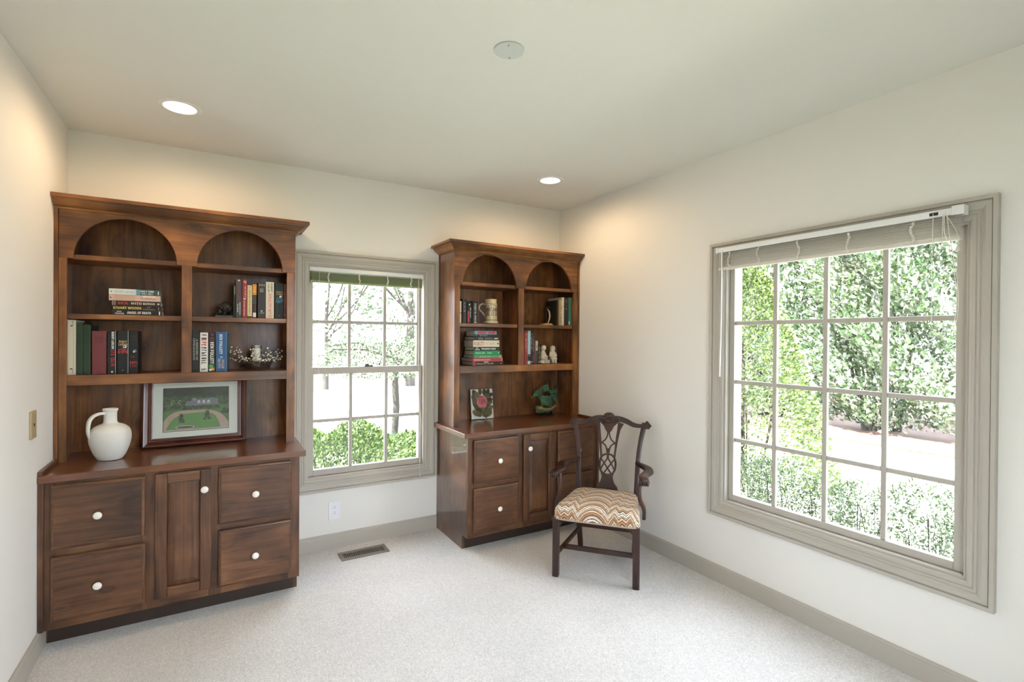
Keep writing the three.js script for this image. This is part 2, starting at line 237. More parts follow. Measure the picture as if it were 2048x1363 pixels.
// ---------------------------------------------------------------- ceiling and wall fittings
const lensMat = new THREE.MeshStandardMaterial({ color: 0x222222, emissive: new THREE.Color().setRGB(1, 0.9, 0.74), emissiveIntensity: 4, roughness: 1 });
CANS.forEach(([x, z], i) => {
  const c = thing('recessed_light', ['lit round recessed ceiling light above the bookcase by the left wall', 'lit round recessed ceiling light near the far right corner'][i], 'ceiling light', [x, H, z], 0, 'recessed ceiling lights');
  obj('trim_ring', lathe([[0.066, 0.006], [0.066, -0.004], [0.072, -0.005], [0.086, -0.003], [0.088, 0.0005], [0.086, 0.0005]], 40), M.white, c);
  obj('housing', lathe([[0.067, 0.003], [0.067, 0.06], [0, 0.062], [0, 0.064], [0.069, 0.062], [0.069, 0.003]], 32), M.white, c);
  const lens = obj('lens', at(cyl(0.064, 0.064, 0.006, 40), 0, 0.006, 0), lensMat, c); lens.castShadow = false;
  const s = new THREE.SpotLight(CAN_COLOR, CAN_LIGHT, 0, 1.55, 0.35, 2); s.name = 'recessed_lamp'; s.position.set(0, -0.012, 0); s.target.position.set(0, -1, 0); s.castShadow = true; s.shadow.radius = 1.2; s.shadow.mapSize.set(1024, 1024); c.add(s, s.target);
});
{ const d = thing('ceiling_cover_plate', 'round blank white cover plate in the middle of the ceiling', 'cover plate', [-1.551, H, 1.806]);
  obj('plate', lathe([[0, -0.006], [0.052, -0.006], [0.056, -0.004], [0.056, 0], [0, 0]], 40), std([0.62, 0.66, 0.62], 0.6), d);
  for (const s of [-1, 1]) obj('screw', at(cyl(0.003, 0.003, 0.002, 10), s * 0.022, -0.0065, -s * 0.034), M.bronze, d); }
{ const o = thing('wall_outlet', 'white double electrical outlet below the window', 'outlet', [-1.798, 0.243, 0]);
  obj('plate', rbox(-0.037, 0.037, -0.059, 0.059, 0, 0.006, 0.002), phys([0.82, 0.82, 0.84], 0.3), o);
  const f = obj('receptacle', rbox(-0.017, 0.017, -0.034, 0.034, 0.005, 0.008, 0.001), phys([0.84, 0.84, 0.86], 0.3), o);
  for (const y of [0.017, -0.017]) { obj('slot', box(-0.0075, -0.0055, y - 0.006, y + 0.002, 0.007, 0.0084), M.dark, f); obj('slot', box(0.0055, 0.0075, y - 0.006, y + 0.002, 0.007, 0.0084), M.dark, f); obj('ground_hole', at(cyl(0.0026, 0.0026, 0.0014, 10).rotateX(Math.PI / 2), 0, y + 0.009, 0.0077), M.dark, f); }
  for (const y of [0.048, -0.048]) obj('screw', at(cyl(0.003, 0.003, 0.001, 10).rotateX(Math.PI / 2), 0, y, 0.0063), M.white, o); }
{ const s = thing('light_switch', 'tan wall plate on the left wall beside the bookcase', 'wall plate', [XL, 1.002, 0.60], Math.PI / 2);
  obj('plate', rbox(-0.036, 0.036, -0.058, 0.058, 0, 0.008, 0.003), phys([0.47, 0.36, 0.20], 0.35), s);
  obj('jack', rbox(-0.006, 0.006, -0.006, 0.006, 0.007, 0.0095, 0.001), M.dark, s);
  for (const y of [0.042, -0.042]) obj('screw', at(cyl(0.0028, 0.0028, 0.001, 10).rotateX(Math.PI / 2), 0, y, 0.0083), M.brass, s); }
{ const v = thing('floor_register', 'bronze metal floor vent with slats below the window', 'floor vent', [-1.651, 0, 0.178]);
  const w = 0.15, d = 0.064, iw = 0.126, id = 0.034;
  obj('frame', [rbox(-w, w, 0, 0.006, -d, -id, 0.002), rbox(-w, w, 0, 0.006, id, d, 0.002), rbox(-w, -iw, 0, 0.006, -id, id, 0.002), rbox(iw, w, 0, 0.006, -id, id, 0.002)], M.bronze, v);
  obj('damper', box(-iw, iw, 0.0003, 0.0012, -id, id), M.black, v);
  const sg = new RoundedBoxGeometry(0.0052, 0.004, id * 2, 1, 0.001); for (let i = 0; i < 19; i++) { const m = obj('slat', sg, M.bronze, v); m.position.set(-iw + (i + 0.55) * iw * 2 / 19.6, 0.0035, 0); }
  obj('lever', rbox(iw + 0.004, iw + 0.010, 0.006, 0.010, -0.012, 0.012, 0.001), M.bronze, v); }
// ---------------------------------------------------------------- built-in bookcases: base cabinet, countertop, hutch
const knobGeo = lathe([[0, 0], [0.007, 0], [0.007, 0.010], [0.0095, 0.013], [0.0165, 0.017], [0.0165, 0.0205], [0.013, 0.0245], [0.006, 0.0265], [0, 0.027]], 24).rotateX(Math.PI / 2);
const W = (seed, axis) => (g) => grain(g, axis, seed);
let woodSeed = 100;
const wx = (g) => grain(g, 0, woodSeed++), wy = (g) => grain(g, 1, woodSeed++), wz = (g) => grain(g, 2, woodSeed++);
const BD = 0.515, CT = 0.768, CB = 0.736;                         // base depth, counter top and underside
// o: x0, x1 (base), left/right drawer banks, door, knob sides; wall = side that meets the room's wall (-1 left, 1 right)
function baseCabinet(o, label) {
  const c = thing('base_cabinet', label, 'cabinet'), w = M.baseWood, { x0, x1 } = o, TK = 0.0906;
  const sideShape = poly([[0, 0], [-0.434, 0], [-0.434, TK], [-BD + 0.019, TK], [-BD + 0.019, CB], [0, CB]]);
  for (const x of [x0, x1 - 0.018]) obj('side_panel', wy(at(ext(sideShape, 0.018).rotateY(Math.PI / 2), x, 0, 0)), M.sideBase, c);
  obj('bottom_panel', wx(box(x0 + 0.018, x1 - 0.018, TK, TK + 0.018, 0.01, BD - 0.019)), w, c);
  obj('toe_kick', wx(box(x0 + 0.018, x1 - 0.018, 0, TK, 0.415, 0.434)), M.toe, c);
  obj('back_panel', wy(box(x0 + 0.018, x1 - 0.018, TK, CB, 0.002, 0.01)), w, c);
  const z0 = BD - 0.019, z1 = BD, st = o.stiles;
  for (const [a, b] of st) obj('stile', wy(rbox(a, b, TK, CB, z0, z1, 0.0015)), w, c);
  for (let i = 0; i < st.length - 1; i++) {
    obj('rail', wx(rbox(st[i][1], st[i + 1][0], TK, 0.137, z0, z1 - 0.0003, 0.001)), w, c); obj('rail', wx(rbox(st[i][1], st[i + 1][0], 0.712, CB, z0, z1 - 0.0003, 0.001)), w, c);
    if (i !== 1) obj('rail', wx(rbox(st[i][1], st[i + 1][0], 0.405, 0.447, z0, z1 - 0.0003, 0.001)), w, c);
  }
  if (o.wall) { const s = o.wall < 0 ? [x0, x0 + 0.020] : [x1 - 0.020, x1]; obj('scribe_strip', wy(rbox(s[0], s[1], TK - 0.002, CB, z1, z1 + 0.008, 0.003)), w, c); }
  for (const [a, b] of o.banks) for (const [y0, y1] of [[0.442, 0.722], [0.127, 0.410]]) {
    const d = new THREE.Group(); d.name = 'drawer'; c.add(d);
    const g = ext(rect(a, b, y0, y1), 0.004, 0.0085, 3); obj('drawer_front', wx(at(g, 0, 0, z1 + 0.0085)), w, d);
    const lip = ext(rect(a + 0.011, b - 0.011, y0 + 0.011, y1 - 0.011), 0.001, 0.0015, 1); obj('raised_field', wx(at(lip, 0, 0, z1 + 0.0215)), w, d);
    const k = obj('knob', knobGeo, M.ceramic, d); k.position.set((a + b) / 2 + (o.shift ?? 0), (y0 + y1) / 2 - 0.007, z1 + 0.0245);
  }
  { const [a, b] = o.door, y0 = 0.133, y1 = 0.724, f = 0.048, d = new THREE.Group(); d.name = 'door'; c.add(d);
    const piece = (n, s, fn) => obj(n, fn(at(ext(s, 0.010, 0.005, 2), 0, 0, z1 + 0.005)), w, d);
    piece('stile', rect(a, a + f, y0, y1), wy); piece('stile', rect(b - f, b, y0, y1), wy); piece('rail', rect(a + f, b - f, y0, y0 + f), wx); piece('rail', rect(a + f, b - f, y1 - f, y1), wx);
    const pa = a + f, pb = b - f, qa = y0 + f, qb = y1 - f, bev = 0.027; // raised panel: a sloped border up to a flat field
    const P = (x, y, z) => [x, y, z], zo = z1 + 0.006, zi = z1 + 0.018, q = [], quad = (A, B, C, D) => q.push(...A, ...B, ...C, ...A, ...C, ...D);
    const o4 = [P(pa, qa, zo), P(pb, qa, zo), P(pb, qb, zo), P(pa, qb, zo)], i4 = [P(pa + bev, qa + bev, zi - 0.003), P(pb - bev, qa + bev, zi - 0.003), P(pb - bev, qb - bev, zi - 0.003), P(pa + bev, qb - bev, zi - 0.003)], u4 = i4.map((p) => [p[0], p[1], zi]);
    for (let i = 0; i < 4; i++) { const j = (i + 1) % 4; quad(o4[i], o4[j], i4[j], i4[i]); quad(i4[i], i4[j], u4[j], u4[i]); } quad(...u4);
    const g = new THREE.BufferGeometry(); g.setAttribute('position', new THREE.Float32BufferAttribute(q, 3)); g.computeVertexNormals(); obj('raised_panel', wy(g), w, d);
    const k = obj('knob', knobGeo, M.ceramic, d); k.position.set(o.doorKnob > 0 ? b - 0.029 : a + 0.041, 0.629, z1 + 0.0195); }
  return c;
}
M.sideBase = wood(baseTex, { roughness: 0.3, clearcoat: 1, clearcoatRoughness: 0.05 }); M.sideCase = wood(caseTex, { roughness: 0.3, clearcoat: 1, clearcoatRoughness: 0.03 });
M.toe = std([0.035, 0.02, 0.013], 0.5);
function countertop(x0, x1, wall, label) {
  const c = thing('countertop', label, 'countertop');
  obj('slab', wx(rbox(x0, x1, CB, CT, 0.001, 0.53, 0.003, 2)), M.topWood, c);
  const s = wall < 0 ? [x0, x0 + 0.018] : [x1 - 0.018, x1];
  struct(wall < 0 ? 'trim_1' : 'trim_2', wz(rbox(s[0], s[1], CT + 0.0002, CT + 0.019, 0.2775, 0.526, 0.003)), M.baseWood);
  return c;
}
// hutch: stiles [[a, b] x 3], arches [[centre, radius] x 2]
const HZ = 0.27;
function hutch(o, label) {
  const c = thing('bookcase_hutch', label, 'bookcase', [0, 0, 0]), w = M.caseWood, { x0, x1, stiles } = o, T = 2.02, zf = HZ - 0.019;
  for (const x of [x0, x1 - 0.018]) obj('side_panel', wy(box(x, x + 0.018, CT, T, 0.001, zf)), M.sideCase, c);
  obj('back_panel', wy(box(x0 + 0.018, x1 - 0.018, CT, T, 0.001, 0.008)), w, c);
  obj('top_panel', wx(box(x0 + 0.018, x1 - 0.018, T - 0.018, T, 0.008, zf)), w, c);
  const mid = stiles[1]; obj('divider', wy(box((mid[0] + mid[1]) / 2 - 0.010, (mid[0] + mid[1]) / 2 + 0.010, 1.183, T - 0.018, 0.008, zf)), w, c);
  obj('fixed_shelf', wx(box(x0 + 0.018, x1 - 0.018, 1.164, 1.183, 0.008, zf)), w, c);
  const cols = [[x0 + 0.019, (mid[0] + mid[1]) / 2 - 0.011], [(mid[0] + mid[1]) / 2 + 0.011, x1 - 0.019]];
  for (const [a, b] of cols) for (const [y0, y1] of [[1.455, 1.480], [1.742, 1.766]]) obj('shelf', wx(rbox(a, b, y0, y1, 0.008, zf - 0.001, 0.002)), w, c);
  obj('stile', wy(rbox(...stiles[0], CT, 1.7445, zf, HZ, 0.0015)), w, c); obj('stile', wy(rbox(...stiles[2], CT, 1.7445, zf, HZ, 0.0015)), w, c);
  obj('stile', wy(rbox(...mid, 1.1832, 1.7445, zf, HZ, 0.0015)), w, c);
  obj('rail', wx(rbox(stiles[0][1], stiles[2][0], 1.134, 1.183, zf, HZ - 0.0003, 0.0015)), w, c);
  { const s = new THREE.Shape(), yb = 1.7445, yt = 2.0; s.moveTo(stiles[0][0], yb);
    for (const [cx, r] of o.arches) { s.lineTo(cx - r, yb); s.lineTo(cx - r, yb + 0.006); s.absarc(cx, yb + 0.006, r, Math.PI, 0, true); s.lineTo(cx + r, yb); }
    s.lineTo(stiles[2][1], yb); s.lineTo(stiles[2][1], yt); s.lineTo(stiles[0][0], yt); s.closePath();
    obj('arched_valance', wx(at(ext(s, 0.0155, 0.0015, 1, 40), 0, 0, zf + 0.0015)), w, c); }
  if (o.wall) { const s = o.wall < 0 ? [x0, x0 + 0.016] : [x1 - 0.014, x1]; obj('scribe_strip', wy(rbox(s[0], s[1], CT + 0.02, 1.975, HZ, HZ + 0.006, 0.002)), w, c); }
  else obj('scribe_strip', wy(rbox(x0 - 0.004, x0, CT + 0.001, 1.97, 0.001, 0.016, 0.001)), w, c);
  if (o.backScribe) obj('scribe_strip', wy(rbox(o.backScribe - 0.005, o.backScribe, CT + 0.001, 1.97, 0.001, 0.014, 0.001)), w, c);
  // crown: [height across, out]; laid along the front and returned along the free end
  const cp = [[0, 0], [0, 0.008], [0.004, 0.010], [0.008, 0.010], [0.010, 0.014], [0.014, 0.022], [0.021, 0.031], [0.030, 0.040], [0.037, 0.045], [0.038, 0.049], [0.0435, 0.050], [0.044, 0.066], [0.046, 0.0665], [0.060, 0.066], [0.063, 0.063], [0.063, 0]];
  const crown = new THREE.Group(); crown.name = 'crown_moulding'; c.add(crown);
  const Y = 1.974, strip = (pts, closedEnds) => pts; // front run
  const run = (ax, az, bx, bz, nx, nz, ma, mb) => { // profile offsets along the outward normal; ends mitred by ma, mb times the projection
    const pos = [], L = Math.hypot(bx - ax, bz - az), tx = (bx - ax) / L, tz = (bz - az) / L, A = ([h, t]) => [ax - tx * t * ma + nx * t, Y + h, az - tz * t * ma + nz * t], B = ([h, t]) => [bx + tx * t * mb + nx * t, Y + h, bz + tz * t * mb + nz * t];
    for (let i = 0; i < cp.length - 1; i++) { const a = A(cp[i]), b = B(cp[i]), c2 = B(cp[i + 1]), d = A(cp[i + 1]); pos.push(...a, ...b, ...c2, ...a, ...c2, ...d); }
    const t0 = A([0.063, 0.063]), t1 = B([0.063, 0.063]), t2 = B([0.063, 0]), t3 = A([0.063, 0]); pos.push(...t0, ...t1, ...t2, ...t0, ...t2, ...t3);
    const g = new THREE.BufferGeometry(); g.setAttribute('position', new THREE.Float32BufferAttribute(pos, 3)); g.computeVertexNormals(); return plain(g); };
  const free = o.wall < 0 ? x1 : x0;
  if (o.wall < 0) { obj('crown_front', wx(run(x0, HZ, x1, HZ, 0, 1, 0, 1)), w, crown); obj('crown_return', wz(run(x1, HZ, x1, 0.001, 1, 0, 1, 0)), w, crown); }
  else { obj('crown_front', wx(run(x0, HZ, x1, HZ, 0, 1, 1, 0)), w, crown); obj('crown_return', wz(run(x0, 0.001, x0, HZ, -1, 0, 0, 1)), w, crown); }
  obj('crown_top', wx(box(x0, x1, Y + 0.050, Y + 0.0625, 0.001, HZ)), w, crown);
  return c;
}
const LX0 = XL + 0.0005, LX1 = -2.083, RX0 = -1.083, RX1 = -0.0005;
baseCabinet({ x0: LX0, x1: LX1, wall: -1, stiles: [[LX0, -3.075], [-2.767, -2.705], [-2.500, -2.447], [-2.137, LX1]], banks: [[-3.088, -2.754], [-2.460, -2.125]], door: [-2.718, -2.489], doorKnob: 1, shift: -0.003 }, 'brown wooden base cabinet with white knobs under the jug and framed photo');
baseCabinet({ x0: RX0, x1: RX1, wall: 1, stiles: [[RX0, -1.034], [-0.722, -0.660], [-0.430, -0.374], [-0.078, RX1]], banks: [[-1.047, -0.709], [-0.387, -0.066]], door: [-0.671, -0.419], doorKnob: -1, shift: 0.012 }, 'brown wooden base cabinet with white knobs behind the armchair');
countertop(LX0, -2.053, -1, 'glossy reddish brown countertop under the white jug');
countertop(-1.113, RX1, 1, 'glossy reddish brown countertop under the model ship');
hutch({ x0: LX0, x1: -2.077, wall: -1, stiles: [[LX0 + 0.016, -3.085], [-2.628, -2.582], [-2.122, -2.077]], arches: [[-2.856, 0.2065], [-2.3525, 0.2065]] }, 'tall brown bookcase hutch with two arches beside the left wall');
hutch({ x0: -1.073, x1: RX1, wall: 1, backScribe: -1.073, stiles: [[-1.073, -1.031], [-0.561, -0.513], [-0.056, -0.013]], arches: [[-0.796, 0.2145], [-0.2845, 0.2095]] }, 'tall brown bookcase hutch with two arches in the far right corner');
// ---------------------------------------------------------------- carved armchair
{
  const c = thing('armchair', 'carved mahogany armchair with zigzag patterned seat in front of the right bookcase', 'chair', [-0.6184, 0, 1.216], -49.57 * Math.PI / 180), m = M.mahogany;
  // flame-stitch cloth: bands whose height follows the pattern's waves
  const bands = [[10, 226, 214, 190], [2.5, 62, 40, 36], [9, 176, 128, 86], [6, 206, 170, 130], [3, 92, 52, 34], [9, 236, 228, 212], [3, 96, 104, 92], [8, 228, 216, 196], [6, 186, 160, 150], [2.5, 84, 46, 40], [10, 186, 144, 104], [7, 142, 94, 62], [10, 224, 204, 168], [2.5, 66, 44, 40], [8, 204, 172, 146], [4, 146, 96, 70], [9, 238, 230, 216], [3, 116, 118, 116]], S0 = bands.forEach((e) => { e[0] *= e[0] < 4 ? 2.3 : 1.15; }), total = bands.reduce((q, e) => q + e[0], 0);
  const lin = (t, p) => { for (let i = 1; i < p.length; i++) if (t <= p[i][0]) return p[i - 1][1] + (p[i][1] - p[i - 1][1]) * (t - p[i - 1][0]) / (p[i][0] - p[i - 1][0]); return p[p.length - 1][1]; };
  const wave = (u) => { const d = Math.abs(u - 0.48); if (d < 0.165) return 78 * Math.pow(Math.cos(d / 0.165 * Math.PI / 2), 0.85); const c = u < 0.48 ? 0.165 : 0.795, e = u - c; return lin(e, [[-0.16, 0], [-0.085, 66], [-0.04, 30], [0, 48], [0.04, 30], [0.085, 66], [0.15, 0]]); };
  const clothTex = dataTex(1024, 1024, (x, y, o) => {
    const col = Math.floor(x / 6), u = (col + 0.5) / 170, mm = y / 1024 * 560, jit = (hash(col, Math.floor(mm / 9), 4) - 0.5) * 3.5;
    let f = mm - wave(u) * 1.0 + jit + 400; f = ((f % total) + total) % total; let k = 0; while (f > bands[k][0]) { f -= bands[k][0]; k = (k + 1) % bands.length; }
    const th = 0.9 + 0.2 * hash(Math.floor(x / 3), Math.floor(y / 4), 6); for (let i = 0; i < 3; i++) o[i] = bands[k][i + 1] * th;
  });
  clothTex.wrapS = clothTex.wrapT = THREE.ClampToEdgeWrapping;
  const cloth = new THREE.MeshPhysicalMaterial({ map: clothTex, roughness: 0.85, sheen: 0.2, sheenColor: new THREE.Color(0.5, 0.5, 0.5), sheenRoughness: 0.6 });
  // seat: a pillow-topped trapezoid; front half-width 0.247, rear 0.196
  { const N = 36, rows = [], hw = (z) => 0.196 + (0.249 - 0.196) * clamp((z + 0.43) / 0.46), pos = [], uv = [], idx = [], z0 = -0.43, z1 = 0.027;
    const prof = [[1, 0.338], [1.004, 0.352], [1.006, 0.375], [0.995, 0.390], [0.955, 0.404], [0.85, 0.415], [0.65, 0.424], [0.4, 0.429], [0.15, 0.431], [0.0, 0.4315]];
    const ring = (s) => { const out = []; const cz = (z0 + z1) / 2, hz = (z1 - z0) / 2; for (let i = 0; i < N * 4; i++) { const a = i / (N * 4) * Math.PI * 2, ca = Math.cos(a), sa = Math.sin(a), e = 2 / 9, sx = Math.sign(ca) * Math.pow(Math.abs(ca), e), sz = Math.sign(sa) * Math.pow(Math.abs(sa), e); const z = cz + sz * hz * s; out.push([sx * hw(cz + sz * hz) * s, z]); } return out; };
    prof.forEach(([s, y], r) => ring(Math.max(s, 0.002)).forEach(([x, z]) => { pos.push(x, y, z); const drop = r < 5 ? (0.404 - y) : 0; uv.push(x / 0.52 + 0.5, (z1 - z + (z > z1 - 0.03 ? -drop : 0) + 0.07) / 0.56); }));
    const n = N * 4; for (let r = 0; r < prof.length - 1; r++) for (let i = 0; i < n; i++) { const a = r * n + i, b = r * n + (i + 1) % n; idx.push(a, a + n, b, b, a + n, b + n); }
    const g = new THREE.BufferGeometry(); g.setAttribute('position', new THREE.Float32BufferAttribute(pos, 3)); g.setAttribute('uv', new THREE.Float32BufferAttribute(uv, 2)); g.setIndex(idx); g.computeVertexNormals();
    const seat = obj('seat', g, cloth, c);
    const pr = ring(1.004).map(([x, z]) => [x, 0.340, z]); obj('piping', tube(pr.filter((_, i) => i % 3 === 0), 0.0045, 150, 6, true), cloth, seat); }
  obj('seat_frame', [box(-0.190, 0.190, 0.325, 0.345, -0.425, -0.400), box(-0.235, 0.235, 0.328, 0.344, -0.002, 0.016)].map(wx).concat(wz(box(-0.21, -0.19, 0.328, 0.344, -0.40, 0)), wz(box(0.19, 0.21, 0.328, 0.344, -0.40, 0))), m, c);
  // front legs: square with reeded faces
  for (const s of [-1, 1]) {
    const x = s * 0.2275, hw = 0.0175, leg = obj('leg', wy(rbox(x - hw, x + hw, 0, 0.337, -hw, hw, 0.002)), m, c), rg = new THREE.BoxGeometry(0.005, 0.30, 0.005); rg.rotateY(Math.PI / 4);
    for (const k of [-1, 0, 1]) { const a = obj('reed', wy(rbox(x + k * 0.0095 - 0.003, x + k * 0.0095 + 0.003, 0.0, 0.336, hw - 0.001, hw + 0.0022, 0.0015)), m, leg); const b = obj('reed', wy(rbox(x - hw - 0.0022, x - hw + 0.001, 0.0, 0.336, k * 0.0095 - 0.003, k * 0.0095 + 0.003, 0.0015)), m, leg); }
    // pierced bracket under the seat
    const br = new THREE.Shape(); br.moveTo(0, 0); br.lineTo(0.046, 0); br.quadraticCurveTo(0.040, -0.012, 0.026, -0.014); br.quadraticCurveTo(0.016, -0.018, 0.012, -0.034); br.lineTo(0, -0.042); br.closePath(); const h = new THREE.Path(); h.absarc(0.014, -0.013, 0.006, 0, Math.PI * 2, true); br.holes.push(h);
    let bg = ext(br, 0.008, 0.001); if (s > 0) bg = mirrorX(bg); obj('bracket', wx(at(bg, x - s * 0.0175, 0.336, 0.002)), m, c);
  }
  // rear legs run on as the back posts
  for (const s of [-1, 1]) obj('back_post', grain(sweep([[s * 0.175, 0, -0.4755, 0.032, 0.034], [s * 0.181, 0.16, -0.452, 0.032, 0.034], [s * 0.186, 0.335, -0.438, 0.034, 0.036], [s * 0.189, 0.45, -0.447, 0.032, 0.030], [s * 0.192, 0.59, -0.474, 0.028, 0.026], [s * 0.203, 0.70, -0.496, 0.028, 0.024], [s * 0.224, 0.805, -0.517, 0.034, 0.022], [s * 0.232, 0.832, -0.522, 0.038, 0.022]], [1, 0, 0], 44, 12, 6), 1, woodSeed++), m, c);
  // stretchers
  for (const s of [-1, 1]) obj('stretcher', grain(sweep([[s * 0.2275, 0.125, -0.012, 0.016, 0.028], [s * 0.18, 0.125, -0.455, 0.016, 0.028]], [1, 0, 0], 6, 8, 8), 2, woodSeed++), m, c);
  obj('stretcher', wx(rbox(-0.207, 0.207, 0.112, 0.140, -0.135, -0.118, 0.002)), m, c); obj('stretcher', wx(rbox(-0.175, 0.175, 0.135, 0.16, -0.468, -0.45, 0.002)), m, c);
  // back: splat and crest lie in a plane that leans back
  const back = (g) => { g.translate(0, -0.38, 0); g.rotateX(-Math.atan2(0.1, 0.5)); g.translate(0, 0.38, -0.43); return g; };
  const strip = (pts, wd, th = 0.011) => { // flat ribbon of width wd (number or per-point list) along a smooth line
    const cv = new THREE.CatmullRomCurve3(pts.map(([x, y]) => V(x, y, 0))), n = Math.max(10, pts.length * 5), L = [], R = [];
    for (let i = 0; i <= n; i++) { const t = i / n, p = cv.getPoint(t), q = cv.getTangent(t), f = t * (pts.length - 1), k = Math.min(pts.length - 2, Math.floor(f)), w = (Array.isArray(wd) ? wd[k] + (wd[k + 1] - wd[k]) * (f - k) : wd) / 2; L.push([p.x - q.y * w, p.y + q.x * w]); R.push([p.x + q.y * w, p.y - q.x * w]); }
    return at(ext(poly([...L, ...R.reverse()]), th - 0.003, 0.0015), 0, 0, -th / 2); };
  { const both = (pts, w, th) => [strip(pts, w, th), strip(pts.map(([x, y]) => [-x, y]), w, th)], b = [];
    b.push(...both([[-0.078, 0.834], [-0.066, 0.79], [-0.056, 0.73], [-0.049, 0.67], [-0.043, 0.61]], [0.040, 0.021, 0.016, 0.013, 0.012]));       // outer strapwork
    b.push(...both([[-0.004, 0.775], [-0.008, 0.745], [-0.022, 0.718], [-0.044, 0.700]], 0.009), ...both([[-0.044, 0.700], [-0.022, 0.686], [-0.011, 0.665], [-0.006, 0.636]], 0.009));
    b.push(strip([[0, 0.838], [0, 0.806], [0, 0.786], [0, 0.765]], [0.124, 0.062, 0.046, 0.013], 0.012), strip([[0, 0.665], [0, 0.605]], 0.012));
    b.push(...both([[-0.006, 0.612], [0.028, 0.560], [0.046, 0.526]], 0.0085, 0.012), ...both([[-0.046, 0.600], [-0.010, 0.552], [0.022, 0.506]], 0.0085, 0.010));
    const ov = []; for (let i = 0; i <= 24; i++) { const a = i / 24 * Math.PI * 2 + Math.PI / 2, e = Math.cos(a - Math.PI / 2); ov.push([Math.cos(a) * 0.057 * (1 + 0.10 * Math.cos(2 * a + Math.PI)), 0.562 + Math.sin(a) * 0.066]); } b.push(strip(ov, 0.0125));
    const base = new THREE.Shape(); base.moveTo(-0.040, 0.506); base.lineTo(-0.042, 0.498); base.lineTo(-0.036, 0.492); base.bezierCurveTo(-0.036, 0.455, -0.050, 0.44, -0.062, 0.428); base.bezierCurveTo(-0.070, 0.418, -0.068, 0.405, -0.078, 0.396); base.lineTo(0.078, 0.396); base.bezierCurveTo(0.068, 0.405, 0.070, 0.418, 0.062, 0.428); base.bezierCurveTo(0.050, 0.44, 0.036, 0.455, 0.036, 0.492); base.lineTo(0.042, 0.498); base.lineTo(0.040, 0.506); base.quadraticCurveTo(0, 0.482, -0.040, 0.506); b.push(at(ext(base, 0.009, 0.0015), 0, 0, -0.006));
    obj('splat', wy(back(merge(b))), m, c);
    obj('splat_shoe', wx(back(rbox(-0.092, 0.092, 0.375, 0.400, -0.016, 0.014, 0.004, 2))), m, c); obj('rear_rail', wx(rbox(-0.175, 0.175, 0.345, 0.392, -0.452, -0.428, 0.003)), m, c); }
  { const pts = [[-0.246, 0.836], [-0.205, 0.822], [-0.160, 0.826], [-0.115, 0.846], [-0.075, 0.858], [-0.035, 0.857], [0, 0.854]], w = [0.024, 0.024, 0.030, 0.034, 0.036, 0.044, 0.052], full = [...pts, ...pts.slice(0, 6).reverse().map(([x, y]) => [-x, y])], fw = [...w, ...w.slice(0, 6).reverse()];
    const crest = obj('crest_rail', wx(back(strip(full, fw, 0.022))), m, c);
    const ear = poly([[-0.036, 0], [-0.008, 0.032], [0.016, 0.012], [0.022, -0.018], [-0.018, -0.022]]);
    for (const s of [-1, 1]) { let g = ext(ear, 0.018, 0.003); if (s > 0) g = mirrorX(g); at(g, s * 0.238, 0.826, -0.010); obj('carved_ear', wy(back(g)), m, crest); }
    const shell = []; for (let i = -4; i <= 4; i++) { const a = i * 0.30, g = new THREE.SphereGeometry(1, 8, 6); g.scale(0.0072, 0.022, 0.009); g.rotateZ(-a * 1.1); shell.push(at(g, Math.sin(a) * 0.021, 0.866 + Math.cos(a) * 0.014, 0.007)); }
    obj('carved_shell', wy(back(merge(shell))), m, crest);
    const lf = [], r = rng(4); for (let i = 0; i < 16; i++) { const s = i % 2 ? 1 : -1, k = Math.floor(i / 2), g = new THREE.SphereGeometry(1, 8, 6); g.scale(0.013 - k * 0.0006, 0.006, 0.006); g.rotateZ(s * (0.5 + (r() - 0.5) * 1.4)); lf.push(at(g, s * (0.010 + k * 0.0075), 0.856 - (k % 3) * 0.009, 0.012)); } obj('carved_leaves', wx(back(merge(lf))), m, crest); }
  // arms with knuckle scrolls, and their curved supports
  for (const s of [-1, 1]) {
    const arm = obj('arm', grain(sweep([[s * 0.187, 0.583, -0.462, 0.026, 0.026], [s * 0.215, 0.580, -0.425, 0.040, 0.026], [s * 0.256, 0.576, -0.372, 0.054, 0.026], [s * 0.270, 0.572, -0.305, 0.060, 0.025], [s * 0.254, 0.570, -0.235, 0.054, 0.025], [s * 0.246, 0.574, -0.170, 0.050, 0.027], [s * 0.256, 0.577, -0.110, 0.052, 0.030], [s * 0.264, 0.570, -0.066, 0.052, 0.030]], [1, 0, 0], 48, 14, 3), 2, woodSeed++), m, c);
    const kn = []; for (const k of [-1.5, -0.5, 0.5, 1.5]) { const g = new THREE.SphereGeometry(1, 10, 8); g.scale(0.0062, 0.016, 0.018); kn.push(at(g, s * 0.265 + k * 0.0108, 0.566, -0.066)); } obj('knuckles', grain(merge(kn), 2, woodSeed++), m, arm);
    obj('arm_support', grain(sweep([[s * 0.240, 0.566, -0.125, 0.026, 0.030], [s * 0.232, 0.52, -0.108, 0.022, 0.028], [s * 0.236, 0.46, -0.112, 0.022, 0.030], [s * 0.256, 0.40, -0.135, 0.022, 0.036], [s * 0.257, 0.345, -0.140, 0.020, 0.044]], [1, 0, 0], 24, 10, 3.5), 1, woodSeed++), m, c);
  }
}
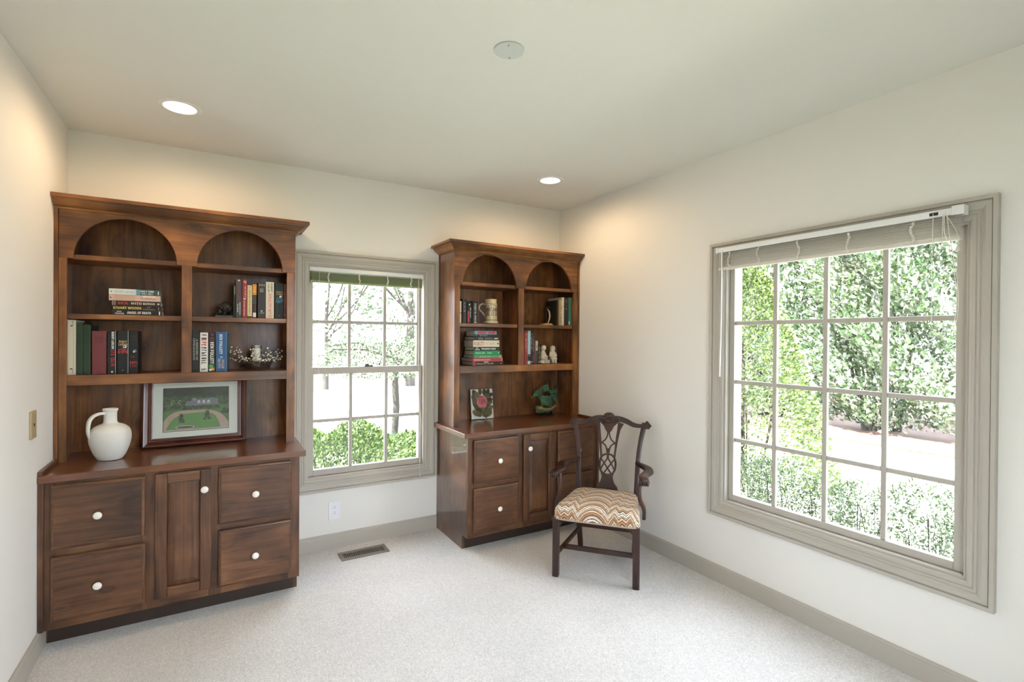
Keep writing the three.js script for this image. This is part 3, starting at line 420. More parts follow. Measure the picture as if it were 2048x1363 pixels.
// ---------------------------------------------------------------- books: one atlas of printed spines
const AT = document.createElement('canvas'); AT.width = AT.height = 2048; const cx2 = AT.getContext('2d'); cx2.fillStyle = '#000'; cx2.fillRect(0, 0, 2048, 2048);
const PX = 1900; let slotX = 2, slotY = 2, slotRow = 0;
function slot(L, T) { const w = Math.ceil(L * PX), h = Math.max(12, Math.ceil(T * PX)); if (slotX + w + 2 > 2048) { slotX = 2; slotY += slotRow + 3; slotRow = 0; } const s = { x: slotX, y: slotY, w, h }; slotX += w + 3; slotRow = Math.max(slotRow, h); return s; }
const atlas = new THREE.CanvasTexture(AT); atlas.colorSpace = THREE.SRGBColorSpace;
M.cover = new THREE.MeshPhysicalMaterial({ map: atlas, roughness: 0.6, clearcoat: 0.05, clearcoatRoughness: 0.3 });
// draw list entries: ['run', text, at, size, colour, font, across?] along the spine; ['up', text, at, size, colour, font] upright across it; ['band', from, to, colour]; ['dot', at, across, r, colour]
function print(s, base, list) {
  cx2.save(); cx2.beginPath(); cx2.rect(s.x, s.y, s.w, s.h); cx2.clip(); cx2.fillStyle = base; cx2.fillRect(s.x, s.y, s.w, s.h); cx2.textBaseline = 'middle';
  for (const e of list ?? []) {
    if (e[0] === 'band') { cx2.fillStyle = e[3]; cx2.fillRect(s.x + e[1] * s.w, s.y + (e[4] ?? 0) * s.h, (e[2] - e[1]) * s.w, ((e[5] ?? 1) - (e[4] ?? 0)) * s.h); }
    else if (e[0] === 'dot') { cx2.fillStyle = e[4]; cx2.beginPath(); cx2.arc(s.x + e[1] * s.w, s.y + e[2] * s.h, e[3] * s.h, 0, 7); cx2.fill(); }
    else if (e[0] === 'run') { const [, text, a, b, size, col, font = 'bold sans-serif', ac = 0.5] = e, [wt, fam] = font.split(' '); cx2.save(); cx2.translate(s.x + a * s.w, s.y + ac * s.h); cx2.font = `${wt} ${size * s.h}px ${fam}`; const mw = cx2.measureText(text).width; cx2.scale((b - a) * s.w / mw, 1); cx2.fillStyle = col; cx2.fillText(text, 0, 0); cx2.restore(); }
    else if (e[0] === 'marks') { // print too small to read in the photograph: letter-sized strokes
      const [, a, b, size, col, ac = 0.5, sd = 1] = e, r = rng(sd * 31 + Math.round(a * 97)), hh = size * s.h, y0 = s.y + ac * s.h - hh / 2; cx2.fillStyle = col;
      for (let x = s.x + a * s.w; x < s.x + b * s.w; x += hh * (0.5 + r() * 0.3)) { const w = Math.max(1, hh * 0.16), lw = hh * 0.36; if (r() < 0.1) continue; cx2.fillRect(x, y0, w, hh); if (r() < 0.6) cx2.fillRect(x + lw - w, y0 + (r() < 0.4 ? hh * 0.4 : 0), w, hh * (r() < 0.5 ? 0.6 : 1)); const k = r(); if (k < 0.6) cx2.fillRect(x, y0, lw, w); if (k > 0.3) cx2.fillRect(x, y0 + hh - w, lw, w); if (r() < 0.4) cx2.fillRect(x, y0 + hh * 0.45, lw, w); } }
    else if (e[0] === 'marksUp') { const [, a, size, width, col, sd = 1] = e, r = rng(sd * 53 + Math.round(a * 991)), hh = size * s.w, x0 = s.x + a * s.w - hh / 2; cx2.fillStyle = col; for (let y = s.h * (0.5 + width / 2); y > s.h * (0.5 - width / 2); y -= hh * (0.6 + r() * 0.3)) { const w = Math.max(1, hh * 0.18), lw = hh * 0.42; cx2.fillRect(x0, s.y + y - w, hh, w); if (r() < 0.6) cx2.fillRect(x0, s.y + y - lw, hh * (r() < 0.5 ? 0.6 : 1), w); if (r() < 0.6) cx2.fillRect(x0, s.y + y - lw, w, lw); if (r() < 0.6) cx2.fillRect(x0 + hh - w, s.y + y - lw, w, lw); } }
    else if (e[0] === 'up') { const [, text, a, size, width, col, font = 'bold serif'] = e, [wt, fam] = font.split(' '); cx2.save(); cx2.translate(s.x + a * s.w, s.y + s.h / 2); cx2.rotate(-Math.PI / 2); cx2.font = `${wt} ${size * s.w}px ${fam}`; cx2.textAlign = 'center'; const mw = cx2.measureText(text).width; cx2.scale(width * s.h / mw, 1); cx2.fillStyle = col; cx2.fillText(text, 0, 0); cx2.restore(); }
  }
  cx2.fillStyle = base; cx2.fillRect(s.x, s.y, 2, 2); cx2.restore();
}
// a book stands at (x, y, z of its spine), t thick, h tall, d deep; the spine faces +z
function book(label, x, y, z, t, h, d, base, list, o = {}) {
  const g = thing('book', label, 'book', [x + t / 2, y, z], 0, o.group), s = slot(h, t), e = o.soft ? 0 : 0.003, b = Math.min(0.0022, t * 0.12);
  print(s, base, list);
  const parts = [rbox(-t / 2, -t / 2 + b, 0, h, -d, -0.001, b * 0.4), rbox(t / 2 - b, t / 2, 0, h, -d, -0.001, b * 0.4), rbox(-t / 2, t / 2, 0, h, -0.003, 0, 0.0012)], cov = merge(parts), n = cov.attributes.normal, p = cov.attributes.position, uv = new Float32Array(p.count * 2);
  for (let i = 0; i < p.count; i++) {
    const front = n.getZ(i) > 0.5 && p.getZ(i) > -0.0016, u = front ? s.x + clamp(1 - p.getY(i) / h, 0.004, 0.996) * s.w : s.x + 1, v = front ? s.y + clamp(0.5 - p.getX(i) / t, 0.01, 0.99) * s.h : s.y + 1;
    uv[i * 2] = u / 2048; uv[i * 2 + 1] = 1 - v / 2048;
  }
  cov.setAttribute('uv', new THREE.BufferAttribute(uv, 2)); obj('cover', cov, M.cover, g);
  obj('pages', box(-t / 2 + b, t / 2 - b, e, h - e, -d + e + 0.0005, -0.0028), o.page ?? M.paper, g);
  if (o.lean) { g.rotation.z = o.lean; }
  if (o.push) g.position.z += o.push;
  if (o.yaw) g.rotation.y = o.yaw;
  return g;
}
// the same book lying flat: x0..x1 is its length, the spine faces +z, lettering reads from the left
function flat(label, x0, x1, y0, y1, z, d, base, list, o = {}) { const L = x1 - x0, t = y1 - y0, g = book(label, 0, 0, z, t, L, d, base, list, o); g.position.set(x1, y0 + t / 2, z); g.rotation.set(0, o.yaw ?? 0, Math.PI / 2, 'YXZ'); return g; }
const SA = 1.1835, SB = 1.4805, ZB = 0.235, S = 'bold sans-serif', T_ = 'bold serif';
const gLL = 'books on the lower left shelf of the left bookcase', gLS = 'stack of books on the upper left shelf of the left bookcase', gLU = 'books on the upper right shelf of the left bookcase', gLR = 'books on the lower right shelf of the left bookcase', gRA = 'books beside the stein', gRS = 'stack of books below the stein', gRU = 'books in the upper right of the right bookcase', gRL = 'books beside the seated figurines';
// left bookcase, lower left
book('tall cream binder with black rings printed on its spine', -3.0925, SA, ZB, 0.0255, 0.267, 0.20, '#d8d0b8', [['band', 0.02, 0.10, '#3a362c', 0.12, 0.17], ['band', 0.10, 0.12, '#3a362c', 0.12, 0.4], ['band', 0.88, 0.97, '#3a362c', 0.12, 0.17], ['band', 0.88, 0.90, '#3a362c', 0.12, 0.5], ['band', 0.55, 0.95, '#8b8473', 0.9, 0.93]], { group: gLL, soft: true });
book('thin cream book between the tall binder and the green books', -3.0665, SA, ZB, 0.009, 0.266, 0.19, '#cfc9b4', [], { group: gLL, soft: true });
book('taller of the two dark green books', -3.0565, SA, ZB, 0.025, 0.255, 0.19, '#1d3420', [['band', 0.01, 0.02, '#2c4a2c'], ['band', 0, 1, '#2a4630', 0.10, 0.2]], { group: gLL });
book('shorter of the two dark green books', -3.0305, SA, ZB, 0.029, 0.243, 0.19, '#1c321e', [['band', 0, 1, '#284329', 0.12, 0.2], ['band', 0.01, 0.02, '#304d30']], { group: gLL });
book('thick maroon cloth-bound book', -2.997, SA, ZB, 0.056, 0.214, 0.16, '#6d3034', [['marksUp', 0.14, 0.035, 0.5, '#4a1e20'], ['marksUp', 0.18, 0.035, 0.6, '#4a1e20'], ['marksUp', 0.235, 0.035, 0.5, '#4a1e20'], ['band', 0.12, 0.125, '#4a1e20', 0.15, 0.85], ['band', 0.265, 0.27, '#4a1e20', 0.15, 0.85], ['marksUp', 0.95, 0.03, 0.25, '#4a1e20']], { group: gLL });
book('black book with white over red block letters on its spine', -2.937, SA, ZB, 0.034, 0.216, 0.16, '#0c1210', [['run', 'ROBERT LUDLUM', 0.02, 0.42, 0.42, '#ecebe4', S, 0.38], ['marks', 0.44, 0.88, 0.44, '#cc2a36', 0.38], ['dot', 0.95, 0.45, 0.13, '#e8e8e0'], ['band', 0, 1, '#b9c4c0', 0.02, 0.08]], { group: gLL });
book('black book with yellow name and globe above red lines', -2.8985, SA, ZB, 0.045, 0.217, 0.16, '#0b0c0c', [['up', 'Robert', 0.25, 0.075, 0.72, '#cdb778'], ['up', 'Ludlum', 0.315, 0.075, 0.82, '#cdb778'], ['dot', 0.37, 0.32, 0.17, '#c4d2d8'], ['dot', 0.365, 0.36, 0.08, '#2e4654'], ['marksUp', 0.405, 0.035, 0.2, '#d23838'], ['marksUp', 0.45, 0.05, 0.78, '#d23838'], ['marksUp', 0.50, 0.05, 0.86, '#d23838'], ['dot', 0.92, 0.5, 0.09, '#55565a'], ['band', 0, 1, '#a9b2ae', 0, 0.05]], { group: gLL });
book('black book with red lines low on its spine, last in the row', -2.851, SA, ZB, 0.036, 0.216, 0.16, '#0a0909', [['dot', 0.47, 0.35, 0.2, '#5b7fa2'], ['dot', 0.49, 0.45, 0.1, '#dfe6ea'], ['marksUp', 0.60, 0.05, 0.5, '#c42c34'], ['marksUp', 0.74, 0.06, 0.8, '#c42c34'], ['marksUp', 0.82, 0.05, 0.85, '#8c2026'], ['up', 'Robert', 0.12, 0.06, 0.6, '#3a2f22'], ['up', 'Ludlum', 0.19, 0.06, 0.7, '#3a2f22']], { group: gLL });
// left bookcase, stack
flat('lowest paperback of the stack, black with white letters', -2.921, -2.715, SB, SB + 0.0235, ZB, 0.135, '#100f10', [['run', 'JACK', 0.10, 0.19, 0.4, '#d8d6d0', S, 0.27], ['run', 'HIGGINS', 0.06, 0.24, 0.42, '#d8d6d0', S, 0.7], ['run', 'ANGEL OF DEATH', 0.30, 0.78, 0.72, '#eceae6'], ['band', 0.94, 0.965, '#dedad2', 0.1, 0.9]], { group: gLS, soft: true });
flat('black paperback with yellow letters in the stack', -2.922, -2.716, SB + 0.0240, SB + 0.0465, ZB, 0.135, '#151210', [['run', 'STUART WOODS', 0.03, 0.59, 0.76, '#e6c65a'], ['run', 'HOT', 0.70, 0.78, 0.35, '#a59b84', S, 0.25], ['run', 'MAHOGANY', 0.62, 0.86, 0.35, '#a59b84', T_, 0.72], ['band', 0.93, 0.945, '#8b857a', 0.15, 0.85]], { group: gLS, soft: true, page: std([0.5, 0.3, 0.2], 0.9) });
flat('dark paperback with red and white letters in the middle of the stack', -2.9245, -2.7195, SB + 0.0470, SB + 0.0705, ZB, 0.135, '#1c1412', [['band', 0.03, 0.05, '#9b8a74'], ['band', 0.07, 0.09, '#9b8a74'], ['run', 'SEX', 0.14, 0.34, 0.68, '#cf4038', T_], ['run', 'WITH KINGS', 0.39, 0.88, 0.6, '#e4d6c4', T_], ['band', 0.5, 0.6, 'rgba(180,90,60,0.35)'], ['dot', 0.95, 0.5, 0.22, '#c2a48e']], { group: gLS, soft: true });
flat('pinkish cream hardback second from the top of the stack', -2.9325, -2.7205, SB + 0.0710, SB + 0.1005, ZB, 0.14, '#c7a596', [['band', 0.1, 0.5, '#bf9c8a'], ['marks', 0.58, 0.90, 0.3, '#8a6a60'], ['band', 0.65, 0.9, '#dcc8ba', 0, 0.35], ['dot', 0.035, 0.5, 0.09, '#3a3030']], { group: gLS });
flat('white and teal hardback on top of the stack', -2.9325, -2.7205, SB + 0.1010, SB + 0.1305, ZB, 0.14, '#b9c1bd', [['band', 0, 0.5, '#c9cfca'], ['band', 0.52, 0.6, '#5d8c97'], ['band', 0.6, 1, '#33484c'], ['run', 'JEFFREY ARCHER', 0.11, 0.49, 0.52, '#8a9696', 'normal serif'], ['run', 'ONLY TIME', 0.60, 0.87, 0.4, '#e6ecea', T_, 0.3], ['run', 'WILL TELL', 0.62, 0.85, 0.4, '#cfd8d8', T_, 0.72], ['dot', 0.045, 0.5, 0.09, '#2a2e2e'], ['band', 0.945, 0.965, '#cdd2d0', 0.2, 0.8]], { group: gLS });
// left bookcase, upper right
book('thin dark green book beside the black sculpture', -2.3885, SB, ZB - 0.02, 0.0095, 0.182, 0.13, '#24342a', [['band', 0.05, 0.3, '#8b968a', 0.1, 0.7]], { group: gLU });
book('dark grey book with faint red letters', -2.3775, SB, ZB, 0.0295, 0.215, 0.16, '#3d3d3d', [['marks', 0.08, 0.58, 0.34, '#8e343c', 0.5], ['run', 'MIGHTIER THAN', 0.60, 0.92, 0.26, '#dcdcd6', S, 0.3], ['run', 'THE SWORD', 0.64, 0.86, 0.26, '#dcdcd6', S, 0.68], ['dot', 0.04, 0.5, 0.16, '#d0d0ca']], { group: gLU });
book('slim red book with white letters', -2.346, SB, ZB, 0.0235, 0.212, 0.15, '#8a2b2e', [['marks', 0.05, 0.45, 0.34, '#d8b9b0', 0.35], ['run', 'JEFFREY ARCHER', 0.55, 0.95, 0.34, '#d8b9b0', S, 0.6], ['dot', 0.5, 0.5, 0.25, '#c9a79c'], ['dot', 0.05, 0.5, 0.2, '#cfa9a0']], { group: gLU });
book('cream paperback with small dark letters', -2.321, SB, ZB, 0.0235, 0.183, 0.12, '#c6b587', [['marks', 0.05, 0.9, 0.26, '#675a3c', 0.5], ['band', 0.95, 1, '#2c261c']], { group: gLU, soft: true });
book('narrow orange and black paperback', -2.2955, SB, ZB, 0.021, 0.190, 0.12, '#1b1614', [['band', 0, 0.32, '#c8862c'], ['band', 0.34, 0.6, '#3b3634'], ['marks', 0.04, 0.26, 0.5, '#e7c27a'], ['band', 0.84, 0.97, '#d6d3cb', 0.12, 0.85], ['band', 0.62, 0.8, '#6e2b20', 0.2, 0.5]], { group: gLU, soft: true });
book('thick charcoal book with small white lines at top', -2.2685, SB, ZB, 0.040, 0.203, 0.16, '#33302e', [['marksUp', 0.08, 0.05, 0.62, '#c8c2b4'], ['marksUp', 0.19, 0.035, 0.5, '#b9b2a2'], ['marksUp', 0.225, 0.035, 0.5, '#b9b2a2'], ['marksUp', 0.26, 0.035, 0.42, '#b9b2a2'], ['dot', 0.80, 0.5, 0.11, '#c9c3b6'], ['marksUp', 0.855, 0.025, 0.5, '#c9c3b6']], { group: gLU });
book('white book with green and red block letters', -2.2275, SB, ZB, 0.042, 0.207, 0.16, '#d9d2bd', [['run', 'ROBERT', 0.03, 0.28, 0.34, '#2b3b30', S, 0.3], ['run', 'LUDLUM', 0.03, 0.28, 0.34, '#2b3b30', S, 0.68], ['band', 0.31, 0.97, '#b63a2f', 0.24, 0.76], ['band', 0.32, 0.96, '#ddd6c2', 0.28, 0.72], ['run', 'APOCALYPSE WATCH', 0.33, 0.95, 0.42, '#b93a2e']], { group: gLU });
book('black book with gold name above a blue title', -2.1805, SB, ZB, 0.045, 0.204, 0.16, '#10150f', [['up', 'Robert', 0.25, 0.07, 0.72, '#b9a366'], ['up', 'Ludlum', 0.31, 0.07, 0.82, '#b9a366'], ['dot', 0.38, 0.35, 0.15, '#dcdad0'], ['marksUp', 0.43, 0.06, 0.5, '#3f8fa8'], ['marksUp', 0.48, 0.06, 0.7, '#3f8fa8'], ['marksUp', 0.53, 0.06, 0.8, '#3f8fa8'], ['dot', 0.92, 0.5, 0.1, '#5c5a44']], { group: gLU });
book('thin maroon book against the right side of the shelf', -2.1335, SB, ZB, 0.0145, 0.200, 0.15, '#4c1f24', [['marks', 0.25, 0.7, 0.35, '#98624e'], ['dot', 0.88, 0.5, 0.16, '#b98c4e']], { group: gLU });
// left bookcase, lower right
book('tall black book with white serif letters on two lines', -2.5815, SA, ZB, 0.034, 0.226, 0.17, '#1d1a18', [['run', 'A HISTORY OF', 0.22, 0.72, 0.34, '#cfcabf', 'normal serif', 0.34], ['run', 'CIVILIZATION', 0.20, 0.72, 0.34, '#cfcabf', 'normal serif', 0.74]], { group: gLR });
book('white book with bold black and red letters', -2.5455, SA, ZB, 0.037, 0.212, 0.16, '#d6d3cc', [['marks', 0.05, 0.14, 0.6, '#1a1a20'], ['marks', 0.16, 0.36, 0.6, '#b7343a'], ['marks', 0.37, 0.95, 0.6, '#20222a']], { group: gLR });
book('black book with large white letters and a picture at its foot', -2.5065, SA, ZB, 0.032, 0.214, 0.16, '#14171a', [['marks', 0.03, 0.07, 0.4, '#a52a3a'], ['marks', 0.08, 0.2, 0.5, '#a52a3a'], ['run', 'KEN FOLLETT', 0.24, 0.80, 0.66, '#e8e4d6'], ['band', 0.80, 1, '#1c3a24'], ['dot', 0.86, 0.6, 0.3, '#3c9a48'], ['dot', 0.93, 0.35, 0.25, '#e0a23a'], ['dot', 0.95, 0.7, 0.2, '#d8d8cc'], ['dot', 0.90, 0.25, 0.16, '#c23b34']], { group: gLR });
book('thick blue book with white letters', -2.472, SA, ZB, 0.053, 0.217, 0.16, '#2f5580', [['run', 'KEN FOLLETT', 0.06, 0.56, 0.34, '#e9edf0', T_, 0.55], ['dot', 0.64, 0.5, 0.12, '#6d9ac0'], ['marks', 0.70, 0.90, 0.22, '#c4a888', 0.35], ['marks', 0.68, 0.92, 0.2, '#c4a888', 0.68], ['band', 0, 1, '#5b86ae', 0, 0.06]], { group: gLR });
book('thin black book beside the thick blue one', -2.4175, SA, ZB - 0.006, 0.010, 0.209, 0.15, '#0d0e10', [['marks', 0.06, 0.5, 0.42, '#6a7480']], { group: gLR });
// right bookcase, beside the stein
book('slim cream book against the left side, beside black books', -1.0185, SB, ZB, 0.0145, 0.152, 0.11, '#d2c3a0', [['band', 0.52, 0.56, '#8a3d34']], { group: gRA, soft: true });
book('black book with tall grey letters near the stein', -0.9965, SB, ZB, 0.0325, 0.168, 0.12, '#141414', [['marks', 0.08, 0.5, 0.5, '#8c8a86'], ['band', 0.55, 0.95, '#45474a', 0.25, 0.5]], { group: gRA, soft: true });
book('black book with a red panel low on its spine', -0.9595, SB, ZB, 0.034, 0.148, 0.11, '#131113', [['band', 0.42, 0.97, '#a53239', 0.5, 0.95], ['run', 'KEN FOLLETT', 0.25, 0.75, 0.34, '#d6cfc6', S, 0.25], ['dot', 0.12, 0.5, 0.16, '#cfc8c0']], { group: gRA, soft: true });
book('black book with white letters, nearest the stein', -0.9195, SB, ZB, 0.043, 0.156, 0.11, '#121212', [['marks', 0.1, 0.58, 0.3, '#d8d4cb', 0.45], ['band', 0.62, 0.9, '#8f8d88', 0.3, 0.62], ['band', 0.93, 0.98, '#cfcac0', 0.25, 0.65]], { group: gRA, soft: true });
// right bookcase, stack of eight
const yS = [0, 0.0265, 0.0515, 0.0725, 0.1095, 0.136, 0.1785, 0.2075, 0.2445].map((v) => SA + v);
flat('dark brown hardback at the bottom of the stack of eight', -0.914, -0.664, yS[0], yS[1] - 0.0005, ZB, 0.19, '#2b1a14', [['band', 0, 0.09, '#b4452f'], ['run', 'Memory On The Hill', 0.12, 0.66, 0.55, '#c2b196', T_], ['dot', 0.92, 0.5, 0.24, '#a0744a'], ['band', 0.35, 0.5, '#d8c8a8', 0, 0.2]], { group: gRS });
flat('red hardback second from the bottom of the stack', -0.917, -0.671, yS[1], yS[2] - 0.0005, ZB, 0.19, '#a5433f', [['run', 'AMERICAN GLASS', 0.04, 0.58, 0.6, '#dfb5a6'], ['band', 0.96, 0.98, '#d8a090']], { group: gRS });
flat('thin pale green book in the stack', -0.905, -0.679, yS[2], yS[3] - 0.0005, ZB, 0.18, '#64886a', [['marks', 0.2, 0.62, 0.5, '#a5bd9c'], ['band', 0.9, 0.99, '#86a284']], { group: gRS });
flat('bright green hardback in the stack', -0.906, -0.694, yS[3], yS[4] - 0.0055, ZB, 0.16, '#1f8a55', [['run', 'Power Sin', 0.06, 0.42, 0.5, '#b9e0b4', T_], ['run', 'Two', 0.5, 0.68, 0.5, '#b9e0b4', T_], ['dot', 0.94, 0.5, 0.12, '#cfeacb']], { group: gRS });
flat('black hardback with bold white letters in the stack of eight', -0.902, -0.700, yS[4] - 0.005, yS[5] - 0.0055, ZB, 0.16, '#17171a', [['run', 'JACK', 0.06, 0.16, 0.4, '#e2e0da', S, 0.28], ['run', 'HIGGINS', 0.03, 0.22, 0.42, '#e2e0da', S, 0.7], ['run', 'THUNDER POINT', 0.27, 0.86, 0.66, '#f0eee8'], ['dot', 0.95, 0.5, 0.15, '#7b7a78']], { group: gRS });
flat('thick cream hardback with red letters in the stack', -0.912, -0.700, yS[5] - 0.005, yS[6] - 0.0005, ZB, 0.16, '#d3c8ae', [['run', 'SCARLETT', 0.03, 0.40, 0.72, '#9d3b30', T_], ['marks', 0.44, 0.86, 0.3, '#a89b80'], ['dot', 0.94, 0.5, 0.14, '#5a5044']], { group: gRS });
flat('black hardback with grey letters second from the top', -0.907, -0.702, yS[6], yS[7] - 0.0035, ZB, 0.155, '#1d2322', [['marks', 0.18, 0.74, 0.5, '#8a8d88'], ['band', 0.8, 0.95, '#b5b6b0', 0.3, 0.7]], { group: gRS });
flat('blue book with two red blocks on top of the stack', -0.900, -0.723, yS[7] - 0.003, yS[8], ZB, 0.15, '#141b22', [['band', 0, 1, '#5f93a6', 0, 0.62], ['band', 0.12, 0.5, '#b5404a', 0.1, 0.54], ['band', 0.6, 0.92, '#b5404a', 0.1, 0.54], ['marks', 0.05, 0.6, 0.22, '#8ea0a8', 0.82]], { group: gRS });
// right bookcase, upper right
book('dark book behind the brass ornament', -0.185, SB, ZB - 0.01, 0.0145, 0.195, 0.15, '#211b17', [], { group: gRU });
book('thin tan book right of the brass ornament', -0.1695, SB, ZB, 0.0135, 0.198, 0.15, '#a3845a', [['band', 0.05, 0.95, '#8a6a44', 0.4, 0.6]], { group: gRU });
book('thin mottled beige book beside the tall white one', -0.155, SB, ZB, 0.0135, 0.196, 0.15, '#a79877', [['dot', 0.3, 0.5, 0.3, '#3b3428'], ['dot', 0.5, 0.4, 0.3, '#d9ccb0'], ['dot', 0.7, 0.6, 0.3, '#4a4232'], ['dot', 0.85, 0.5, 0.25, '#312a20']], { group: gRU });
book('tall white book in the upper right corner', -0.1405, SB, ZB, 0.0185, 0.220, 0.19, '#cfc6b2', [['band', 0.3, 0.34, '#aea48e']], { group: gRU });
book('thick dark brown book beside the green one', -0.118, SB, ZB, 0.037, 0.218, 0.16, '#2a211d', [['marksUp', 0.10, 0.03, 0.6, '#6f5f4c'], ['marksUp', 0.14, 0.03, 0.5, '#6f5f4c'], ['band', 0.18, 0.19, '#7a6a54', 0.3, 0.7], ['band', 0.28, 0.29, '#8b7a60', 0.35, 0.6], ['dot', 0.4, 0.5, 0.12, '#a3927a']], { group: gRU });
book('teal green book at the far right of the upper shelf', -0.077, SB, ZB, 0.038, 0.221, 0.16, '#3c7058', [['band', 0, 1, '#5f957a', 0, 0.1], ['band', 0.05, 0.95, '#2c5a46', 0.1, 0.2], ['band', 0.84, 0.96, '#c6c8a8', 0.68, 0.98]], { group: gRU });
// right bookcase, lower right
book('thin crimson book leaning against the centre divider', -0.5005, SA, ZB, 0.013, 0.236, 0.15, '#8c3437', [['marks', 0.35, 0.8, 0.5, '#c98f88']], { group: gRL });
book('red book with pale letters left of the light blue one', -0.485, SA, ZB, 0.028, 0.244, 0.16, '#8f3a36', [['marks', 0.05, 0.6, 0.4, '#d3a79a', 0.45]], { group: gRL });
book('pale blue book with a dark foot', -0.456, SA, ZB, 0.0255, 0.251, 0.16, '#9fb6bd', [['band', 0, 0.7, '#a9bec2'], ['band', 0.7, 0.9, '#20272e'], ['band', 0.72, 0.76, '#8a4438'], ['band', 0.9, 1, '#c3ccc8']], { group: gRL });
book('dark book with white letters beside the pale blue one', -0.4295, SA, ZB, 0.0175, 0.241, 0.16, '#23292a', [['marks', 0.05, 0.55, 0.45, '#c6cbc2'], ['dot', 0.93, 0.5, 0.3, '#b9c2bc']], { group: gRL });
book('dark slate book with speckled letters', -0.411, SA, ZB, 0.0135, 0.222, 0.15, '#2d3532', [['marks', 0.05, 0.6, 0.5, '#98a294'], ['band', 0.7, 0.95, '#4f6a66', 0.2, 0.7]], { group: gRL });
book('very thin red book near the white one', -0.3965, SA, ZB, 0.0095, 0.197, 0.14, '#7d3336', [], { group: gRL });
book('grey and white book with a dark lower half', -0.3855, SA, ZB, 0.0205, 0.176, 0.13, '#46403d', [['band', 0, 0.42, '#b9aea6'], ['band', 0.2, 0.3, '#8a7d78', 0.3, 0.8]], { group: gRL, soft: true });
book('small black and gold book beside the seated figurines', -0.361, SA, ZB, 0.021, 0.152, 0.11, '#14120f', [['marks', 0.08, 0.8, 0.5, '#a58a4a'], ['band', 0.84, 0.94, '#c2ad78', 0.3, 0.8]], { group: gRL, soft: true });
